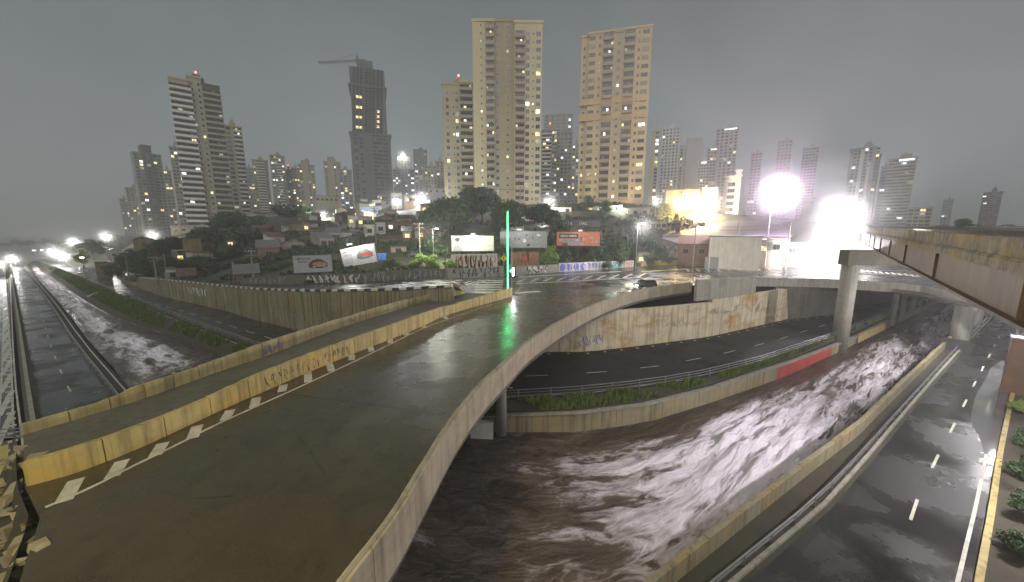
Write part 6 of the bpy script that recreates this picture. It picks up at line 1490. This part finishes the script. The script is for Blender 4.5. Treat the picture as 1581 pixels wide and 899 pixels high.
# utility poles and cables
UP = [('utility pole beside the mustard shed slope', 392, 441, 72, 386), ('tall dark utility pole at the edge of the white billboard', 581, 383, 100, 320), ('utility pole between the blue shack and the green tree', 649, 416, 82, 344),
      ('short pole on the grey tagged wall', 689, 436, 70, 378), ('slim pole before the brick shed steps', 1069, 411, 84, 346), ('tall light pole at the gatehouse corner', 1212, 407, 88, 342),
      ('short pole in the mustard house yard', 362, 437, 73, 405), ('utility pole near the low white house', 243, 424, 82, 396), ('utility pole at the corner of the retaining wall', 201, 421, 95, 388), ('short pole among the dark hillside trees', 258, 412, 88, 392), ('slim pole behind the brick shed roof', 1135, 372, 100, 340)]
tops = {}
for lab, x, yb, Y, yt in UP:
    zg = tz(x, Y); zt = ZT(Y, yt); X = XA(x, Y, zg); root = thing('utility_pole', lab, 'pole', (X, Y, zg - .3)); h = zt - zg + .3
    mb = MB(); mb.tube((0, 0, 0), (0, 0, h), .17, .11, 8); mb.build('shaft', M['wood'], root)
    if 'utility' in lab:
        for k, dz in enumerate((.35, 1.1)): mb = MB(); mb.box((0, -.15, h - dz), (2.0, .12, .14)); mb.build('crossarm', M['wood'], root)
        mb = MB()
        for u in (-.9, -.3, .3, .9): mb.tube((u, -.15, h - .28), (u, -.15, h - .08), .06, n=6)
        mb.build('insulator', M['white_metal'], root)
    tops[x] = Vector((X, Y - .15, zt - .1))
def cable(a, b, sag, label, n=14, r=.022):
    pts = [a.lerp(b, k / n) + Vector((0, 0, -sag * 4 * (k / n) * (1 - k / n))) for k in range(n + 1)]; mb = MB()
    for k in range(n): mb.tube(pts[k], pts[k + 1], r, n=4)
    mb.build('cable', M['rubber'], None, label=label, category='cable', group='overhead cables')
NICK = {392: 'pole at the shed slope', 649: 'pole by the blue shack', 689: 'tagged wall pole', 581: 'billboard pole', 243: 'low white house pole', 201: 'wall corner pole', 1069: 'brick shed pole', 1212: 'gatehouse pole'}
for a, b in ((392, 649), (649, 689), (581, 649), (243, 392), (201, 243), (1069, 1212)):
    for k, dz in enumerate((0, .75)): cable(tops[a] + Vector((0, 0, -dz)), tops[b] + Vector((0, 0, -dz)), .9, ('lower' if k else 'upper') + ' cable from the ' + NICK[a] + ' to the ' + NICK[b])
LP = Vector((XA(985, 84.5, 15), 84.4, ZT(84.5, 352)))
for k, (yy, q) in enumerate(((357, 0), (364, .4), (371, .9))):
    cable(D(925, yy + 9 - k, 96), D(983, yy - 1, 84.6), .25, ('top', 'middle', 'bottom')[k] + ' pale cable running from the red billboard to the lamp pole', r=.05)
# H-shaped transformer frame before the cream tower
root = thing('transformer_frame', 'portal frame of two poles and a beam before the massive cream tower', 'pole frame', D(772, 330, 138))
x1 = D(803, 330, 138).x - root.location.x; h = ZT(138, 289) - root.location.z
for u in (0, x1): mb = MB(); mb.tube((u, 0, -6), (u, 0, h), .2, .15, 8); mb.build('post', M['wood'], root)
mb = MB(); mb.box((x1 / 2, 0, h - .9), (x1 + 1.4, .25, .3)); mb.build('beam', M['wood'], root)
# the green lit signal pole, its second pole and the warning sign
b = G(784, 452, 0); hp = ZT(b.y, 325)
root = thing('traffic_signal', 'tall traffic signal pole glowing green along its whole height at the crosswalk', 'traffic light', b)
mb = MB(); mb.tube((0, 0, 0), (0, 0, hp), .17, .12, 12); mb.build('pole', M['green_pole'], root)
mb = MB(); mb.box((-.0, -.17, hp * .5), (.13, .06, hp * .96)); mb.build('light_strip', M['lamp_green'], root)
mb = MB(); mb.box((.45, 0, hp * .30), (.42, .32, 1.2)); mb.tube((.0, 0, hp * .3), (.4, 0, hp * .3), .05, n=6); mb.build('signal_head', M['green_pole'], root)
mb = MB(); mb.tube((.45, -.16, hp * .30 - .35), (.45, -.20, hp * .30 - .35), .14, n=14); mb.build('signal_lens', M['lamp_green'], root)
L = bpy.data.lights.new('lamp_light', 'POINT'); L.energy = 160; L.color = (.1, 1, .3); L.shadow_soft_size = .3; o = bpy.data.objects.new('lamp_light', L); COL.objects.link(o); o.parent = root; o.location = (0, -.8, hp * .55)
b = G(790, 448, 0); h2 = ZT(b.y, 380); root = thing('signal_post', 'shorter post with white lit pedestrian box beside the green glowing pole', 'post', b)
mb = MB(); mb.tube((0, 0, 0), (0, 0, h2), .1, n=10); mb.build('pole', M['green_pole'], root)
mb = MB(); mb.box((.25, -.05, h2 * .42), (.34, .3, 1.5)); mb.build('signal_box', M['green_pole'], root)
mb = MB(); mb.box((.25, -.22, h2 * .42), (.24, .05, 1.2)); mb.build('signal_lens', M['lamp_white'], root)
b = G(778, 432, 0); h3 = ZT(b.y, 393); root = thing('warning_sign', 'yellow diamond warning sign beside the green glowing pole', 'road sign', b)
mb = MB(); mb.tube((0, 0, 0), (0, 0, h3 + .3), .05, n=8); mb.build('pole', M['steel'], root)
mb = MB(); s = .62; zc = ZT(b.y, 399); mb.prism([(-s, -.09, zc), (0, -.09, zc - s), (s, -.09, zc), (0, -.09, zc + s)], (0, .03, 0)); mb.build('plate', M['sign_yellow'], root)
mb = MB(); mb.box((0, -.1, zc), (.16, .02, .6)); mb.build('symbol', M['ink_black'], root)
# bollards of the yellowish bridge rail far off are skipped; white rooftop sign
root = thing('roof_sign', 'small white sign with dark figures on the tan commercial building', 'sign', D(1057, 303, 151.5))
mb = MB(); mb.box((0, 0, 0), (2.0, .2, 2.6)); mb.build('plate', M['poster_white'], root); mb = MB(); mb.box((0, -.12, .3), (1.2, .05, .7)); mb.box((0, -.12, -.6), (1.2, .05, .4)); mb.build('symbol', M['ink_black'], root)

# ================================================================ THE CAR
b = G(997, 447.5, 0); dirc = (G(960, 449.5, 0) - G(1030, 444, 0)).normalized()
car = thing('parked_car' if False else 'car', 'dark hatchback driving along the wet street with its headlights on', 'car', b + Vector((0, .9, .02)), math.atan2(dirc.y, dirc.x))
prof = [(-2.1, .35), (-2.15, .75), (-2.0, 1.0), (-1.7, 1.42), (-.9, 1.52), (.1, 1.48), (.85, 1.02), (1.7, .88), (2.1, .70), (2.15, .38)]
secs = [(-.86, .86), (-.80, .95), (-.45, 1), (.45, 1), (.80, .95), (.86, .86)]
mb = MB(); n = len(prof); vs = []
for yw_, sc in secs:
    for (x, z) in prof: 
        k = 1 - (.16 if abs(yw_) > .7 and z > 1.1 else 0); vs.append((x * (sc * .5 + .5), yw_ * k, .3 + (z - .3) * (.98 if sc < 1 else 1)))
mb.add(vs, [(i * n + j, (i + 1) * n + j, (i + 1) * n + (j + 1) % n, i * n + (j + 1) % n) for i in range(5) for j in range(n)] + [tuple(range(n)), tuple(range(6 * n - 1, 5 * n - 1, -1))]); mb.build('body', M['car_paint'], car)
for s in (-1, 1):
    mb = MB(); q = [(-1.55, 1.36), (-.85, 1.44), (.05, 1.40), (.66, 1.05), (-1.6, 1.02)]; mb.add([(x, s * (.80 if z < 1.2 else .735), z) for x, z in q] + [(x, s * (.86 if z < 1.2 else .765), z) for x, z in q], [(0, 1, 2, 3, 4), (9, 8, 7, 6, 5)] + [(i, 5 + i, 5 + (i + 1) % 5, (i + 1) % 5) for i in range(5)]); mb.build('side_window', M['glass_dark'], car)
    for x in (-1.3, 1.32):
        mb = MB(); mb.tube((x, s * .70, .33), (x, s * .90, .33), .33, n=18); wh = mb.build('wheel', M['rubber'], car)
        mb = MB(); mb.tube((x, s * .88, .33), (x, s * .915, .33), .2, n=10); mb.build('rim', M['steel'], wh)
    mb = MB(); mb.box((2.08, s * .62, .70), (.10, .38, .2)); mb.build('headlight', M['headlight'], car)
    bloom_haze(car.matrix_basis @ Vector((2.5, s * .62, .7)), .55, .25)
    mb = MB(); mb.box((-2.12, s * .68, .85), (.06, .2, .22)); mb.build('tail_light', M['lamp_red'], car)
mb = MB(); mb.add([(.12, -.66, 1.465), (.12, .66, 1.465), (.82, .74, 1.06), (.82, -.74, 1.06), (.16, -.66, 1.49), (.16, .66, 1.49), (.88, .74, 1.07), (.88, -.74, 1.07)], [(0, 1, 2, 3), (4, 5, 6, 7), (0, 1, 5, 4), (1, 2, 6, 5), (2, 3, 7, 6), (3, 0, 4, 7)]); mb.build('windscreen', M['glass_dark'], car)
for s in (-1, 1):
    L = bpy.data.lights.new('headlight_beam', 'SPOT'); L.energy = 4000; L.color = (1, .85, .6); L.spot_size = rad(60); L.spot_blend = .6; L.shadow_soft_size = .1
    o = bpy.data.objects.new('headlight_beam', L); COL.objects.link(o); o.parent = car; o.location = (2.25, s * .62, .70); o.rotation_euler = (rad(90), 0, rad(-90)); o.rotation_euler = (rad(84), 0, rad(-90))

# ================================================================ RAIN HAZE over the whole scene
mb = MB(); mb.box((0, 1500, 82), (9000, 5200, 190)); m = bpy.data.materials.new('rain_haze'); m.use_nodes = True
n_, l_ = m.node_tree.nodes, m.node_tree.links; n_.remove(n_["Principled BSDF"]); pv = n_.new("ShaderNodeVolumePrincipled")
pv.inputs["Color"].default_value = (.92, .93, .95, 1); pv.inputs["Density"].default_value = .00082; pv.inputs["Anisotropy"].default_value = .25
l_.new(pv.outputs[0], n_["Material Output"].inputs["Volume"]); stuff(mb.build('haze', m))
